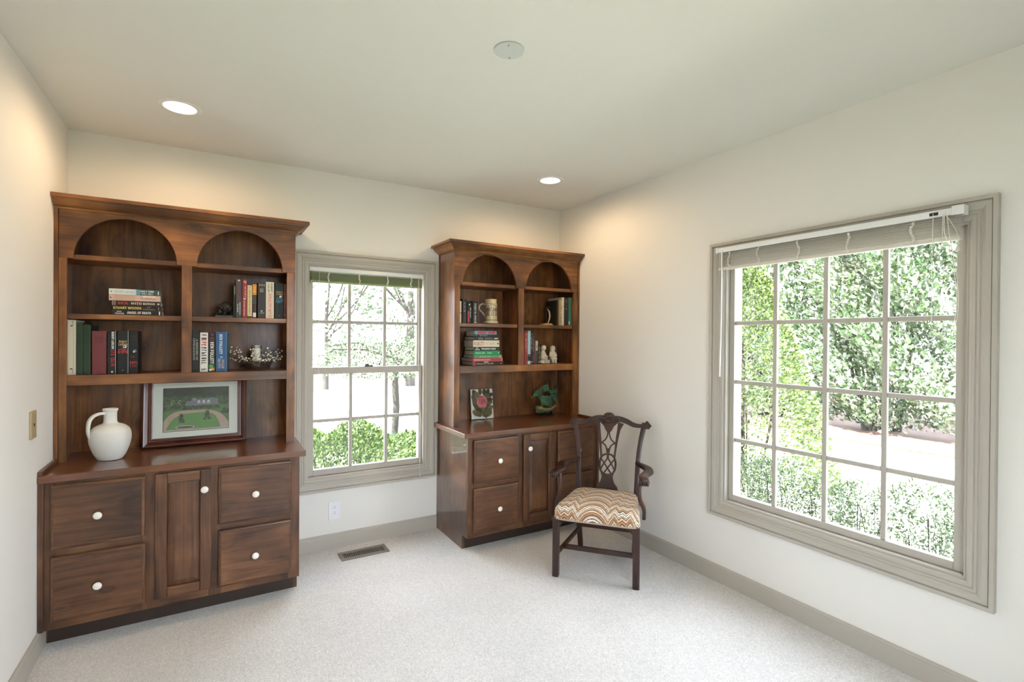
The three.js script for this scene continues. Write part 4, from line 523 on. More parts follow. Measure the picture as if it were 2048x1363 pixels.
// ---------------------------------------------------------------- framed aerial photograph
{
  const f = thing('framed_photo', 'framed photo of a grey house on a green lawn, leaning behind the jug', 'picture frame', [-2.5625, CT + 0.0016, 0.088]); f.rotation.x = -0.125;
  const W0 = 0.406, H0 = 0.300, y0 = 0.047, prof = [[0, -0.006], [0, 0.004], [0.004, 0.006], [0.008, 0.006], [0.011, 0.002], [0.016, 0.002], [0.022, 0.008], [0.034, 0.016], [0.040, 0.017], [0.043, 0.014], [0.046, 0.013], [0.046, -0.008]];
  const add = (L, x, y, r, ax) => { const m = obj('frame_side', grain(moulding(prof, L, 1, 1), 0, woodSeed++), M.frameWood, f); m.position.set(x, y, 0); m.rotation.z = r; };
  M.frameWood = wood(woodTex(41, [58, 24, 14], [96, 46, 28], [132, 74, 46], 0.7), { roughness: 0.3, clearcoat: 0.6 });
  add(W0, 0, y0 + H0, 0); add(W0, 0, y0, Math.PI); add(H0, -W0 / 2, y0 + H0 / 2, Math.PI / 2); add(H0, W0 / 2, y0 + H0 / 2, -Math.PI / 2);
  const mat = holed([-W0 / 2, W0 / 2, y0, y0 + H0], [-0.158, 0.158, y0 + 0.031, y0 + 0.272]); obj('mat_board', at(ext(mat, 0.0018), 0, 0, -0.0035), std([0.70, 0.73, 0.66], 0.9), f);
  obj('inner_mat', at(ext(holed([-0.160, 0.160, y0 + 0.029, y0 + 0.274], [-0.1555, 0.1555, y0 + 0.0335, y0 + 0.2695]), 0.001), 0, 0, -0.0048), std([0.05, 0.045, 0.04], 0.9), f);
  const c = document.createElement('canvas'); c.width = 768; c.height = 600; const g = c.getContext('2d'), r = rng(77);
  const blob = (x, y, rx, ry, col) => { g.fillStyle = col; g.beginPath(); g.ellipse(x, y, rx, ry, 0, 0, 7); g.fill(); };
  g.fillStyle = '#2c3d2a'; g.fillRect(0, 0, 768, 600);
  for (let i = 0; i < 900; i++) { const y = r() * 330, k = r(); const d = y < 120 ? [18, 34, 20] : [52, 76, 44]; const v = 0.6 + r() * 0.9; blob(r() * 768, y, 6 + r() * 14, 5 + r() * 10, `rgb(${d[0] * v | 0},${d[1] * v | 0},${d[2] * v | 0})`); }
  for (let i = 0; i < 40; i++) blob(90 + r() * 120, 170 + r() * 70, 3 + r() * 6, 2 + r() * 4, '#93a878');
  g.fillStyle = '#4c7a3c'; g.beginPath(); g.moveTo(0, 330); g.lineTo(150, 300); g.lineTo(768, 250); g.lineTo(768, 600); g.lineTo(0, 600); g.closePath(); g.fill();
  g.fillStyle = '#b59c8c'; g.beginPath(); g.moveTo(0, 600); g.lineTo(0, 470); g.bezierCurveTo(70, 350, 130, 318, 250, 318); g.lineTo(470, 318); g.bezierCurveTo(660, 330, 720, 420, 768, 520); g.lineTo(768, 600); g.lineTo(668, 600); g.bezierCurveTo(640, 440, 600, 362, 470, 352); g.lineTo(250, 362); g.bezierCurveTo(140, 372, 80, 470, 20, 600); g.closePath(); g.fill();
  g.fillStyle = '#578a44'; g.beginPath(); g.moveTo(30, 585); g.bezierCurveTo(90, 470, 150, 380, 250, 366); g.lineTo(470, 356); g.bezierCurveTo(590, 368, 628, 450, 655, 570); g.lineTo(340, 580); g.closePath(); g.fill();
  for (let i = 0; i < 500; i++) { const v = 0.85 + r() * 0.3; blob(60 + r() * 560, 400 + r() * 180, 8 + r() * 12, 2 + r() * 3, `rgba(${92 * v | 0},${140 * v | 0},${70 * v | 0},0.25)`); }
  g.fillStyle = '#b9aca0'; g.fillRect(0, 575, 768, 25);
  g.fillStyle = '#6f7880'; g.beginPath(); g.moveTo(252, 215); g.lineTo(268, 190); g.lineTo(364, 184); g.lineTo(372, 165); g.lineTo(560, 152); g.lineTo(640, 168); g.lineTo(640, 230); g.lineTo(370, 250); g.lineTo(252, 256); g.closePath(); g.fill();
  g.fillStyle = '#8b9298'; g.beginPath(); g.moveTo(318, 180); g.lineTo(350, 142); g.lineTo(382, 166); g.lineTo(366, 190); g.closePath(); g.fill();
  g.fillStyle = '#79706c'; g.beginPath(); g.moveTo(256, 254); g.lineTo(370, 250); g.lineTo(640, 230); g.lineTo(640, 268); g.lineTo(260, 300); g.closePath(); g.fill();
  for (const x of [408, 466, 522]) { g.fillStyle = '#d9dcd8'; g.beginPath(); g.moveTo(x - 15, 226); g.lineTo(x - 15, 200); g.lineTo(x, 178); g.lineTo(x + 15, 200); g.lineTo(x + 15, 226); g.closePath(); g.fill(); g.fillStyle = '#3a4046'; g.fillRect(x - 5, 202, 10, 18); }
  for (let i = 0; i < 120; i++) blob(230 + r() * 420, 262 + r() * 40, 8 + r() * 12, 6 + r() * 9, ['#23331f', '#31452a', '#496236', '#1b2818'][i % 4]);
  for (const [x, y, w, h] of [[205, 425, 42, 120], [508, 395, 56, 120], [712, 345, 42, 70], [760, 350, 26, 60]]) { for (let i = 0; i < 90; i++) { const t = r(); blob(x + (r() - 0.5) * w * 1.5 * (0.25 + t * 0.9), y - h / 2 + t * h, 5 + r() * 6, 4 + r() * 5, ['#1d2c1b', '#2a3d26', '#3b5232', '#16221a'][i % 4]); } }
  g.fillStyle = '#d8d6cc'; g.beginPath(); g.ellipse(250, 548, 108, 24, 0.02, 0, 7); g.fill(); g.fillStyle = '#4a3a3a'; g.beginPath(); g.ellipse(250, 548, 98, 18, 0.02, 0, 7); g.fill(); for (let i = 0; i < 40; i++) blob(180 + r() * 140, 538 + r() * 16, 6, 5, ['#2b3a26', '#6a4a4a', '#3a5230'][i % 3]);
  g.fillStyle = '#8c8f8c'; g.fillRect(218, 400, 3, 150); g.fillStyle = '#b44'; g.fillRect(221, 400, 12, 9);
  const t = new THREE.CanvasTexture(c); t.colorSpace = THREE.SRGBColorSpace; const pg = new THREE.PlaneGeometry(0.316, 0.241); obj('photo_print', at(pg, 0, y0 + 0.1515, -0.0052), new THREE.MeshStandardMaterial({ map: t, roughness: 0.5 }), f);
  obj('glass', box(-W0 / 2, W0 / 2, y0, y0 + H0, -0.0008, 0.0002), M.glass, f); obj('backing', box(-W0 / 2, W0 / 2, y0, y0 + H0, -0.0085, -0.0058), M.dark, f);
}
// ---------------------------------------------------------------- white jug
{
  const j = thing('jug', 'white ribbed ceramic jug with one handle', 'jug', [-2.918, CT, 0.282], 0.5);
  const pr = [[0, 0.001], [0.047, 0.001], [0.050, 0.004]], body = [[0.050, 0.004], [0.062, 0.025], [0.074, 0.055], [0.082, 0.085], [0.0845, 0.112], [0.081, 0.138], [0.070, 0.156], [0.052, 0.169], [0.034, 0.176], [0.0275, 0.184]];
  const cv = new THREE.SplineCurve(body.map(([a, b]) => new THREE.Vector2(a, b))); for (let i = 1; i <= 70; i++) { const p = cv.getPoint(i / 70), rib = p.y < 0.158 && p.y > 0.01 ? 0.0007 * Math.sin(p.y * 640) : 0; pr.push([p.x + rib, p.y]); }
  pr.push([0.0265, 0.20], [0.0265, 0.232], [0.030, 0.240], [0.0315, 0.246], [0.0300, 0.2495], [0.027, 0.2485], [0.0235, 0.240], [0.0225, 0.20], [0.025, 0.182], [0, 0.178]);
  M.jug = std([0.74, 0.73, 0.68], 0.7); obj('body', lathe(pr, 56), M.jug, j);
  const h = obj('handle', sweep([[-0.022, 0.228, 0, 0.024, 0.014], [-0.045, 0.228, 0, 0.024, 0.014], [-0.068, 0.219, 0, 0.025, 0.015], [-0.083, 0.200, 0, 0.025, 0.015], [-0.0885, 0.172, 0, 0.024, 0.014], [-0.0885, 0.140, 0, 0.022, 0.013], [-0.081, 0.108, 0, 0.016, 0.010]], [0, 0, 1], 40, 12, 2.4), M.jug, j);
}
// ---------------------------------------------------------------- candle in a berry nest
{
  const x = -2.268, z = 0.150, r = rng(12), n = thing('berry_wreath', 'twig nest with white berries around a candle', 'wreath', [x, SA, z]);
  const tw = []; for (let i = 0; i < 46; i++) { const a0 = r() * 6.28, R = 0.045 + r() * 0.028, y = 0.008 + r() * 0.040, p = []; const flare = (y - 0.008) * 0.45; for (let k = 0; k < 7; k++) { const a = a0 + k * 0.42; p.push([Math.cos(a) * (R + flare + (r() - 0.5) * 0.012), y + (r() - 0.5) * 0.014 + 0.004, Math.sin(a) * (R + flare + (r() - 0.5) * 0.012)]); } tw.push(tube(p, 0.0011 + r() * 0.0008, 12, 4)); }
  const ring = obj('twig_ring', tw, std([0.07, 0.045, 0.032], 0.8), n); ring.userData.kind = 'stuff';
  const sp = [], bg = new THREE.IcosahedronGeometry(1, 1), bm = phys([0.85, 0.80, 0.70], 0.45); const spots = [];
  for (let i = 0; i < 34; i++) { const a = i / 34 * 6.28 + r() * 0.25, L = 0.045 + r() * 0.055, up = 0.02 + r() * 0.075, bx = Math.cos(a) * 0.062, bz = Math.sin(a) * 0.055, ex = Math.max(-0.128, Math.cos(a) * (0.062 + L * Math.abs(Math.cos(a)) * 1.0 + L * 0.25)), ez0 = 0, ez = Math.sin(a) * (0.05 + 0.035 * r()), ey = 0.045 + up; sp.push(tube([[bx, 0.035, bz], [(bx + ex) / 2, 0.04 + up * 0.7, (bz + ez) / 2], [ex, ey, ez]], 0.0007, 8, 4)); for (let k = 0; k < 3; k++) { const t = 0.45 + k * 0.27; spots.push([bx + (ex - bx) * t + (r() - 0.5) * 0.012, 0.04 + up * t + (r() - 0.5) * 0.012, bz + (ez - bz) * t + (r() - 0.5) * 0.01]); } }
  for (let i = 0; i < 26; i++) { const a = Math.PI * (0.05 + 0.9 * r()); spots.push([Math.cos(a) * 0.066, 0.045 + r() * 0.025, Math.sin(a) * 0.062]); }
  obj('sprigs', sp, std([0.12, 0.085, 0.06], 0.8), n).userData.kind = 'stuff';
  for (const p of spots) { const b = obj('berry', bg, bm, n); b.position.set(...p); b.scale.setScalar(0.0037 + r() * 0.0015); }
  const c = thing('candle', 'pale candle in a clear glass cup inside the berry nest', 'candle', [x, SA, z]);
  obj('glass_cup', lathe([[0, 0.012], [0.027, 0.012], [0.0285, 0.016], [0.0285, 0.142], [0.0272, 0.143], [0.026, 0.142], [0.026, 0.018], [0, 0.018]], 32), M.clear, c);
  obj('wax', lathe([[0, 0.019], [0.0235, 0.019], [0.0238, 0.122], [0.021, 0.125], [0, 0.122]], 28), phys([0.66, 0.64, 0.50], 0.6), c); obj('wick', at(cyl(0.0008, 0.0008, 0.010, 6), 0, 0.127, 0), M.dark, c); obj('foot', at(cyl(0.024, 0.028, 0.012, 24), 0, 0.006, 0), M.clear, c);
}
// ---------------------------------------------------------------- dark sculpture on the upper shelf
{
  const s = thing('sculpture', 'small black sculpture on a flat base beside upright books', 'sculpture', [-2.432, SB, 0.165]);
  obj('plinth', [rbox(-0.046, 0.046, 0, 0.006, -0.028, 0.028, 0.001), rbox(-0.043, 0.043, 0.006, 0.013, -0.025, 0.025, 0.001)], phys([0.05, 0.036, 0.03], 0.3), s);
  const fn = (x, y, z) => { let d = cap(x, y, z, [0.008, 0.045, 0], [0.022, 0.05, 0], 0.026, 0.028); d = smin(d, cap(x, y, z, [-0.012, 0.062, 0], [0.004, 0.07, 0.002], 0.014, 0.018), 0.012); d = smin(d, cap(x, y, z, [-0.020, 0.058, 0.006], [-0.024, 0.030, 0.006], 0.010, 0.007), 0.008); d = smin(d, cap(x, y, z, [-0.010, 0.026, -0.004], [-0.036, 0.020, 0], 0.014, 0.010), 0.012); d = smin(d, cap(x, y, z, [0.034, 0.045, 0.004], [0.038, 0.014, 0.006], 0.014, 0.010), 0.01); d = smin(d, cap(x, y, z, [0.004, 0.03, 0.018], [0.002, 0.013, 0.018], 0.008, 0.008), 0.008); return d + 0.0022 * Math.sin(x * 300) * Math.sin(y * 260 + 1) * Math.sin(z * 280); };
  obj('figure', solid(fn, [0, 0.048, 0], 0.062, 46), phys([0.004, 0.0035, 0.003], 0.5), s);
}
// ---------------------------------------------------------------- stein
{
  const s = thing('stein', 'cream ceramic beer stein with coloured relief figures', 'stein', [-0.742, SB, 0.180], -0.55);
  const c = document.createElement('canvas'); c.width = 1024; c.height = 512; const g = c.getContext('2d'), r = rng(9); g.fillStyle = '#c7b58c'; g.fillRect(0, 0, 1024, 512);
  const E = (x, y, a, b, col, ro = 0) => { g.fillStyle = col; g.beginPath(); g.ellipse(x, y, a, b, ro, 0, 7); g.fill(); };
  for (let k = 0; k < 4; k++) { const o = k * 256; for (let i = 0; i < 70; i++) E(o + r() * 110, 110 + r() * 260, 5 + r() * 11, 4 + r() * 7, ['#2f4a34', '#54674a', '#1d2a22', '#8b8458', '#26303a'][i % 5], r() * 3); for (const [x, col] of [[150, '#8b3a30'], [205, '#4a4f6a']]) { E(o + x, 160, 13, 15, '#b98f70'); E(o + x, 142, 16, 9, '#3a2a22'); g.fillStyle = col; g.fillRect(o + x - 22, 176, 44, 84); E(o + x - 26, 215, 9, 34, col, 0.4); E(o + x + 26, 215, 9, 34, col, -0.4); g.fillStyle = '#2c2a30'; g.fillRect(o + x - 18, 258, 14, 84); g.fillRect(o + x + 4, 258, 14, 84); E(o + x - 10, 346, 14, 7, '#2a1e18'); E(o + x + 14, 346, 14, 7, '#2a1e18'); } E(o + 178, 300, 20, 26, '#a8523a'); }
  g.fillStyle = '#40382a'; g.fillRect(0, 92, 1024, 5); g.fillRect(0, 385, 1024, 5); for (let i = 0; i < 40; i++) { g.fillStyle = i % 2 ? '#1f2a24' : '#d4c49a'; g.fillRect(i * 25.6, 420, 25.6, 26); } g.fillStyle = '#40382a'; g.fillRect(0, 413, 1024, 4); g.fillRect(0, 449, 1024, 4);
  const t = new THREE.CanvasTexture(c); t.colorSpace = THREE.SRGBColorSpace; t.wrapS = THREE.RepeatWrapping; const bump = t.clone(); bump.colorSpace = THREE.NoColorSpace;
  const pr = [[0, 0.002], [0.052, 0.002], [0.054, 0.006], [0.053, 0.014], [0.048, 0.020], [0.047, 0.024], [0.0462, 0.045], [0.0455, 0.10], [0.045, 0.140], [0.046, 0.145], [0.0435, 0.149], [0.0405, 0.152], [0.0410, 0.172], [0.0425, 0.176], [0.041, 0.180], [0.037, 0.179], [0.036, 0.16], [0.036, 0.02], [0, 0.018]];
  const body = lathe(pr, 48), p = body.attributes.position, uv = body.attributes.uv; for (let i = 0; i < p.count; i++) uv.setY(i, clamp((p.getY(i)) / 0.18)); obj('body', body, new THREE.MeshPhysicalMaterial({ map: t, bumpMap: bump, bumpScale: 0.0012, roughness: 0.35, clearcoat: 0.4 }), s);
  obj('handle', sweep([[-0.042, 0.140, 0, 0.012, 0.012], [-0.060, 0.146, 0, 0.013, 0.012], [-0.078, 0.138, 0, 0.013, 0.012], [-0.087, 0.118, 0, 0.013, 0.012], [-0.080, 0.098, 0, 0.012, 0.011], [-0.062, 0.082, 0, 0.011, 0.010], [-0.050, 0.066, 0, 0.010, 0.009], [-0.045, 0.056, 0, 0.009, 0.008]], [0, 0, 1], 36, 10, 2.4), std([0.6, 0.5, 0.33], 0.4), s);
}
// ---------------------------------------------------------------- brass ornament on the upper right shelf
{
  const s = thing('brass_ornament', 'small curved brass ornament on a stepped tan base', 'ornament', [-0.252, SB, 0.185]);
  obj('base', [rbox(-0.050, 0.040, 0, 0.009, -0.030, 0.030, 0.002), rbox(-0.030, 0.036, 0.009, 0.016, -0.022, 0.022, 0.002)], std([0.5, 0.34, 0.18], 0.5), s);
  obj('curved_arm', sweep([[0.010, 0.015, 0, 0.012, 0.010], [0.022, 0.045, 0, 0.014, 0.010], [0.026, 0.075, 0, 0.014, 0.009], [0.020, 0.105, 0, 0.012, 0.008], [0.006, 0.130, 0, 0.008, 0.006]], [0, 0, 1], 24, 10, 2.5), M.brass, s);
  const b = []; for (let i = 0; i < 9; i++) { const t = i / 8, a = new THREE.SphereGeometry(0.0042, 8, 6); b.push(at(a, 0.0185 + 0.013 * Math.sin(t * Math.PI * 0.95), 0.030 + t * 0.085, 0.004)); } obj('bead_trim', b, M.brass, s);
  obj('dish', at(lathe([[0, 0], [0.018, 0.002], [0.028, 0.010], [0.0265, 0.011], [0.017, 0.004], [0, 0.002]], 24), 0.000, 0.132, 0), M.dark, s); obj('post', at(cyl(0.0025, 0.003, 0.12, 10), 0.0, 0.075, -0.004), M.dark, s);
}
// ---------------------------------------------------------------- two seated figurines
{
  const m = std([0.62, 0.55, 0.42], 0.8), C = cap;
  const boy = (x, y, z) => { let d = C(x, y, z, [0, 0.118, 0], [0.004, 0.122, 0.002], 0.021, 0.020); d = smin(d, C(x, y, z, [0.020, 0.113, 0.002], [0.022, 0.110, 0.002], 0.007, 0.006), 0.006); d = smin(d, C(x, y, z, [0.002, 0.100, 0], [0.0, 0.09, 0], 0.009, 0.011), 0.006); d = smin(d, C(x, y, z, [-0.002, 0.082, 0], [-0.008, 0.046, 0], 0.017, 0.020), 0.010); d = smin(d, C(x, y, z, [0.000, 0.082, 0.016], [0.010, 0.058, 0.020], 0.009, 0.008), 0.005); d = smin(d, C(x, y, z, [0.010, 0.058, 0.020], [0.036, 0.054, 0.012], 0.0075, 0.0065), 0.004); d = smin(d, C(x, y, z, [0.036, 0.054, 0.010], [0.044, 0.048, 0.008], 0.007, 0.005), 0.004); for (const s of [-1, 1]) { d = smin(d, C(x, y, z, [-0.006, 0.040, s * 0.008], [0.026, 0.038, s * 0.010], 0.014, 0.011), 0.006); d = smin(d, C(x, y, z, [0.026, 0.038, s * 0.010], [0.020, 0.010, s * 0.010], 0.011, 0.009), 0.005); d = smin(d, C(x, y, z, [0.018, 0.007, s * 0.010], [0.032, 0.006, s * 0.010], 0.007, 0.006), 0.003); } return d; };
  const girl = (x, y, z) => { let d = C(x, y, z, [0, 0.112, 0], [0, 0.108, 0.002], 0.019, 0.017); d = smin(d, C(x, y, z, [0, 0.118, -0.003], [0, 0.080, -0.010], 0.021, 0.018), 0.004); d = smin(d, C(x, y, z, [0, 0.086, 0], [0, 0.048, -0.002], 0.018, 0.022), 0.008); for (const s of [-1, 1]) { d = smin(d, C(x, y, z, [s * 0.019, 0.082, 0], [s * 0.026, 0.058, 0.008], 0.008, 0.0075), 0.005); d = smin(d, C(x, y, z, [s * 0.026, 0.058, 0.008], [-s * 0.008, 0.054, 0.026], 0.0072, 0.006), 0.003); d = smin(d, C(x, y, z, [s * 0.011, 0.040, 0.004], [s * 0.012, 0.036, 0.030], 0.014, 0.012), 0.005); d = smin(d, C(x, y, z, [s * 0.012, 0.036, 0.030], [s * 0.011, 0.008, 0.028], 0.0105, 0.009), 0.004); d = smin(d, C(x, y, z, [s * 0.011, 0.006, 0.028], [s * 0.013, 0.006, 0.038], 0.0065, 0.006), 0.003); } d = smin(d, C(x, y, z, [0, 0.106, 0.019], [0, 0.104, 0.020], 0.003, 0.003), 0.004); return d; };
  const stump = () => lathe([[0, 0], [0.026, 0], [0.023, 0.006], [0.021, 0.018], [0.023, 0.026], [0, 0.027]], 14);
  const a = thing('figurine', 'cream figurine of a seated child turned sideways', 'figurine', [-0.283, SA + 0.001, 0.185], 0.25, 'seated figurines'); obj('child', solid(boy, [0.004, 0.07, 0], 0.078, 60), m, a); obj('seat_stump', at(stump(), -0.012, 0, 0), m, a);
  const b = thing('figurine', 'cream figurine of a seated long-haired child with folded arms', 'figurine', [-0.188, SA + 0.001, 0.180], -0.2, 'seated figurines'); obj('child', solid(girl, [0, 0.068, 0.004], 0.078, 60), m, b); obj('seat_stump', at(stump(), 0.004, 0, -0.006), m, b);
  const k = thing('stone_block', 'small cream block between the two seated figurines', 'block', [-0.2335, SA, 0.176]); obj('block', rbox(-0.0145, 0.0145, 0, 0.030, -0.012, 0.012, 0.003, 2), m, k);
}
// ---------------------------------------------------------------- rose panel
{
  const s = thing('rose_panel', 'white panel with a painted pink rose and olive leaves', 'painting', [-0.742, CT + 0.0045, 0.064], -0.06); s.rotation.order = 'YXZ'; s.rotation.x = -0.14;
  const w = 0.0905, h = 0.222; obj('panel', rbox(-w, w, 0, h, -0.014, 0, 0.002), std([0.68, 0.66, 0.58], 0.7), s);
  const r = rng(31), leaf = (() => { const q = new THREE.Shape(); q.moveTo(0, -0.5); q.quadraticCurveTo(0.36, -0.2, 0.25, 0.2); q.quadraticCurveTo(0.18, 0.42, 0, 0.5); q.quadraticCurveTo(-0.18, 0.42, -0.25, 0.2); q.quadraticCurveTo(-0.36, -0.2, 0, -0.5); return ext(q, 0.03, 0.02, 1, 6); })();
  const lm = [[0.12, 0.10, 0.04], [0.075, 0.062, 0.026], [0.17, 0.14, 0.06], [0.05, 0.04, 0.018]].map((c) => std(c, 0.7));
  for (const [x, y, L, a, k] of [[-0.058, 0.192, 0.05, 0.5, 1], [-0.038, 0.178, 0.055, 0.7, 2], [-0.012, 0.202, 0.042, 0.1, 1], [0.022, 0.198, 0.045, -0.1, 3], [0.052, 0.200, 0.040, -0.3, 3], [0.040, 0.172, 0.055, -0.7, 0], [0.068, 0.175, 0.045, -1.2, 3], [-0.066, 0.158, 0.050, 0.35, 0], [-0.060, 0.132, 0.055, 0.2, 0], [-0.050, 0.104, 0.055, 0.9, 1], [-0.040, 0.080, 0.045, 1.3, 0], [0.062, 0.142, 0.044, -1.6, 3], [0.060, 0.118, 0.046, -1.2, 0], [0.040, 0.086, 0.050, -0.9, 1], [0.066, 0.082, 0.044, -1.4, 2], [0.004, 0.076, 0.060, 0, 0], [-0.024, 0.060, 0.055, 1.0, 3], [-0.052, 0.044, 0.060, 1.0, 2], [-0.034, 0.022, 0.055, 0.9, 0], [0.018, 0.048, 0.065, -0.3, 2], [0.045, 0.050, 0.065, -0.9, 0], [0.030, 0.022, 0.060, -0.1, 1], [0.058, 0.034, 0.050, -0.5, 2], [0.008, 0.024, 0.05, 0.3, 0]]) { const m = obj('leaf', leaf, lm[k], s); m.scale.set(L * 1.3, L * 1.2, 0.05); m.position.set(x, Math.max(y, 0.038), 0.0002 + r() * 0.0008); m.rotation.z = a; }
  const pm = [[0.50, 0.13, 0.14], [0.42, 0.09, 0.11], [0.57, 0.18, 0.18]].map((c) => std(c, 0.65)), pet = new THREE.SphereGeometry(1, 14, 8);
  for (const [x, y, a, b, ro, k, z] of [[0, 0.130, 0.040, 0.044, 0, 1, 0], [-0.022, 0.148, 0.020, 0.014, 0.5, 0, 0.002], [0.020, 0.152, 0.022, 0.018, -0.6, 2, 0.002], [0.034, 0.128, 0.014, 0.026, -0.1, 0, 0.002], [0.020, 0.098, 0.020, 0.018, 0.6, 2, 0.002], [-0.016, 0.100, 0.024, 0.015, -0.5, 2, 0.002], [-0.030, 0.120, 0.013, 0.024, 0.2, 2, 0.003], [-0.004, 0.146, 0.022, 0.011, 0.1, 0, 0.004], [0.016, 0.134, 0.010, 0.018, 0.3, 1, 0.005], [0.006, 0.116, 0.018, 0.009, 0.2, 0, 0.005], [-0.014, 0.128, 0.010, 0.016, -0.2, 0, 0.005], [0.001, 0.132, 0.009, 0.009, 0, 1, 0.007]]) { const m = obj('petal', pet, pm[k], s); m.scale.set(a, b, 0.0045); m.position.set(x - 0.004, y, z); m.rotation.z = ro; }
}
// ---------------------------------------------------------------- model ship
{
  const s = thing('model_ship', 'small model sailing ship with green sails', 'model ship', [-0.206, CT, 0.132], 0.12), wd = std([0.16, 0.09, 0.05], 0.6), gn = std([0.10, 0.14, 0.07], 0.6);
  const hull = (k0, k1, y0, y1, wt, wb) => { const pos = [], idx = [], N = 22; for (let i = 0; i <= N; i++) { const t = i / N, x = k0 + (k1 - k0) * t, b = Math.pow(Math.sin(Math.PI * clamp(0.06 + t * 0.86)), 0.55), rise = 0.030 * Math.pow(Math.abs(t - 0.45) * 2, 2.2); for (const [f, y, w] of [[-1, y1, wt], [-1, (y0 + y1) / 2, wt], [-0.6, y0 + 0.003, wb], [0, y0, wb], [0.6, y0 + 0.003, wb], [1, (y0 + y1) / 2, wt], [1, y1, wt]]) pos.push(x, y + rise * (y === y0 ? 0.45 : 1), f * w * b); } for (let i = 0; i < N; i++) for (let j = 0; j < 6; j++) { const a = i * 7 + j; idx.push(a, a + 1, a + 7, a + 1, a + 8, a + 7); } for (let i = 0; i < N; i++) { const a = i * 7; idx.push(a, a + 7, a + 6, a + 6, a + 7, a + 13); } for (const e of [0, N]) for (let j = 1; j < 6; j++) idx.push(e * 7, e * 7 + j, e * 7 + j + 1); const g = new THREE.BufferGeometry(); g.setAttribute('position', new THREE.Float32BufferAttribute(pos, 3)); g.setIndex(idx); const q = g.toNonIndexed(); q.computeVertexNormals(); return plain(q); };
  const hc = document.createElement('canvas'); hc.width = 256; hc.height = 64; { const g = hc.getContext('2d'), r = rng(3); g.fillStyle = '#a88f52'; g.fillRect(0, 0, 256, 64); for (let i = 0; i < 90; i++) { g.fillStyle = ['#d8c68c', '#6a5326', '#3f3420', '#c2a860'][i % 4]; g.fillRect(r() * 256, r() * 64, 4 + r() * 9, 3 + r() * 6); } } const ht = new THREE.CanvasTexture(hc); ht.colorSpace = THREE.SRGBColorSpace; ht.wrapS = ht.wrapT = THREE.RepeatWrapping; ht.repeat.set(8, 16);
  obj('hull', hull(-0.115, 0.105, 0.022, 0.056, 0.024, 0.014), gn, s);
  const band = hull(-0.100, 0.102, 0.040, 0.060, 0.0255, 0.0245); obj('gilded_side', grain(band, 0, 3), new THREE.MeshStandardMaterial({ map: ht, roughness: 0.5 }), s);
  obj('forecastle', rbox(-0.100, -0.058, 0.058, 0.080, -0.019, 0.019, 0.003), new THREE.MeshStandardMaterial({ map: ht, roughness: 0.5 }), s); obj('red_strake', rbox(0.048, 0.102, 0.056, 0.068, -0.022, 0.022, 0.002), std([0.34, 0.04, 0.035], 0.5), s); obj('sterncastle', rbox(0.056, 0.112, 0.068, 0.088, -0.018, 0.018, 0.002), wd, s);
  obj('stand', [rbox(-0.055, 0.06, 0, 0.008, -0.022, 0.022, 0.002), rbox(-0.035, -0.028, 0.006, 0.034, -0.014, 0.014, 0.001), rbox(0.038, 0.045, 0.006, 0.034, -0.014, 0.014, 0.001)], M.black, s);
  const spar = (n, a, b, r) => obj(n, tube([a, [(a[0] + b[0]) / 2, (a[1] + b[1]) / 2, (a[2] + b[2]) / 2], b], r, 4, 6), wd, s);
  spar('mast', [-0.062, 0.06, 0], [-0.058, 0.235, 0], 0.002); spar('mast', [0.002, 0.06, 0], [0.006, 0.262, 0], 0.0022); spar('mast', [0.062, 0.08, 0], [0.062, 0.262, 0], 0.0018); spar('bowsprit', [-0.100, 0.08, 0], [-0.195, 0.19, 0.01], 0.0016); spar('stern_pole', [0.108, 0.088, 0], [0.186, 0.088, -0.01], 0.0014);
  const cc = document.createElement('canvas'); cc.width = cc.height = 128; { const g = cc.getContext('2d'), r = rng(8); g.fillStyle = '#35604a'; g.fillRect(0, 0, 128, 128); for (let i = 0; i < 160; i++) { g.fillStyle = ['rgba(90,140,110,0.35)', 'rgba(30,60,40,0.4)', 'rgba(120,125,70,0.28)', 'rgba(60,100,80,0.4)'][i % 4]; g.beginPath(); g.ellipse(r() * 128, r() * 128, 3 + r() * 12, 3 + r() * 9, r() * 3, 0, 7); g.fill(); } } const st = new THREE.CanvasTexture(cc); st.colorSpace = THREE.SRGBColorSpace; const sm = new THREE.MeshStandardMaterial({ map: st, roughness: 0.75 });
  const sail = (a, b, c, d, bil, n = 10) => { const q0 = [a, b, c, d], mx = (a[0] + b[0] + c[0] + d[0]) / 4, my = (a[1] + b[1] + c[1] + d[1]) / 4; for (const q of q0) { q[0] = mx + (q[0] - mx) * 1.22; q[1] = my + (q[1] - my) * 1.12; } const pos = [], uv = [], idx = []; for (let q = 0; q < 2; q++) for (let j = 0; j <= n; j++) for (let i = 0; i <= n; i++) { const u = i / n, v = j / n, p = [0, 1, 2].map((k) => (a[k] * (1 - u) + b[k] * u) * (1 - v) + (d[k] * (1 - u) + c[k] * u) * v), w = Math.sin(Math.PI * clamp(u)) * Math.sin(Math.PI * (0.15 + v * 0.75)); p[2] += bil * w + q * 0.0008; p[1] += 0.012 * Math.sin(Math.PI * u) * v * v; pos.push(...p); uv.push(u, 1 - v); } const L = n + 1; for (let q = 0; q < 2; q++) for (let j = 0; j < n; j++) for (let i = 0; i < n; i++) { const o = q * L * L + j * L + i; if (q) idx.push(o, o + L, o + 1, o + 1, o + L, o + L + 1); else idx.push(o, o + 1, o + L, o + 1, o + L + 1, o + L); } const g = new THREE.BufferGeometry(); g.setAttribute('position', new THREE.Float32BufferAttribute(pos, 3)); g.setAttribute('uv', new THREE.Float32BufferAttribute(uv, 2)); g.setIndex(idx); g.computeVertexNormals(); return obj('sail', g, sm, s); };
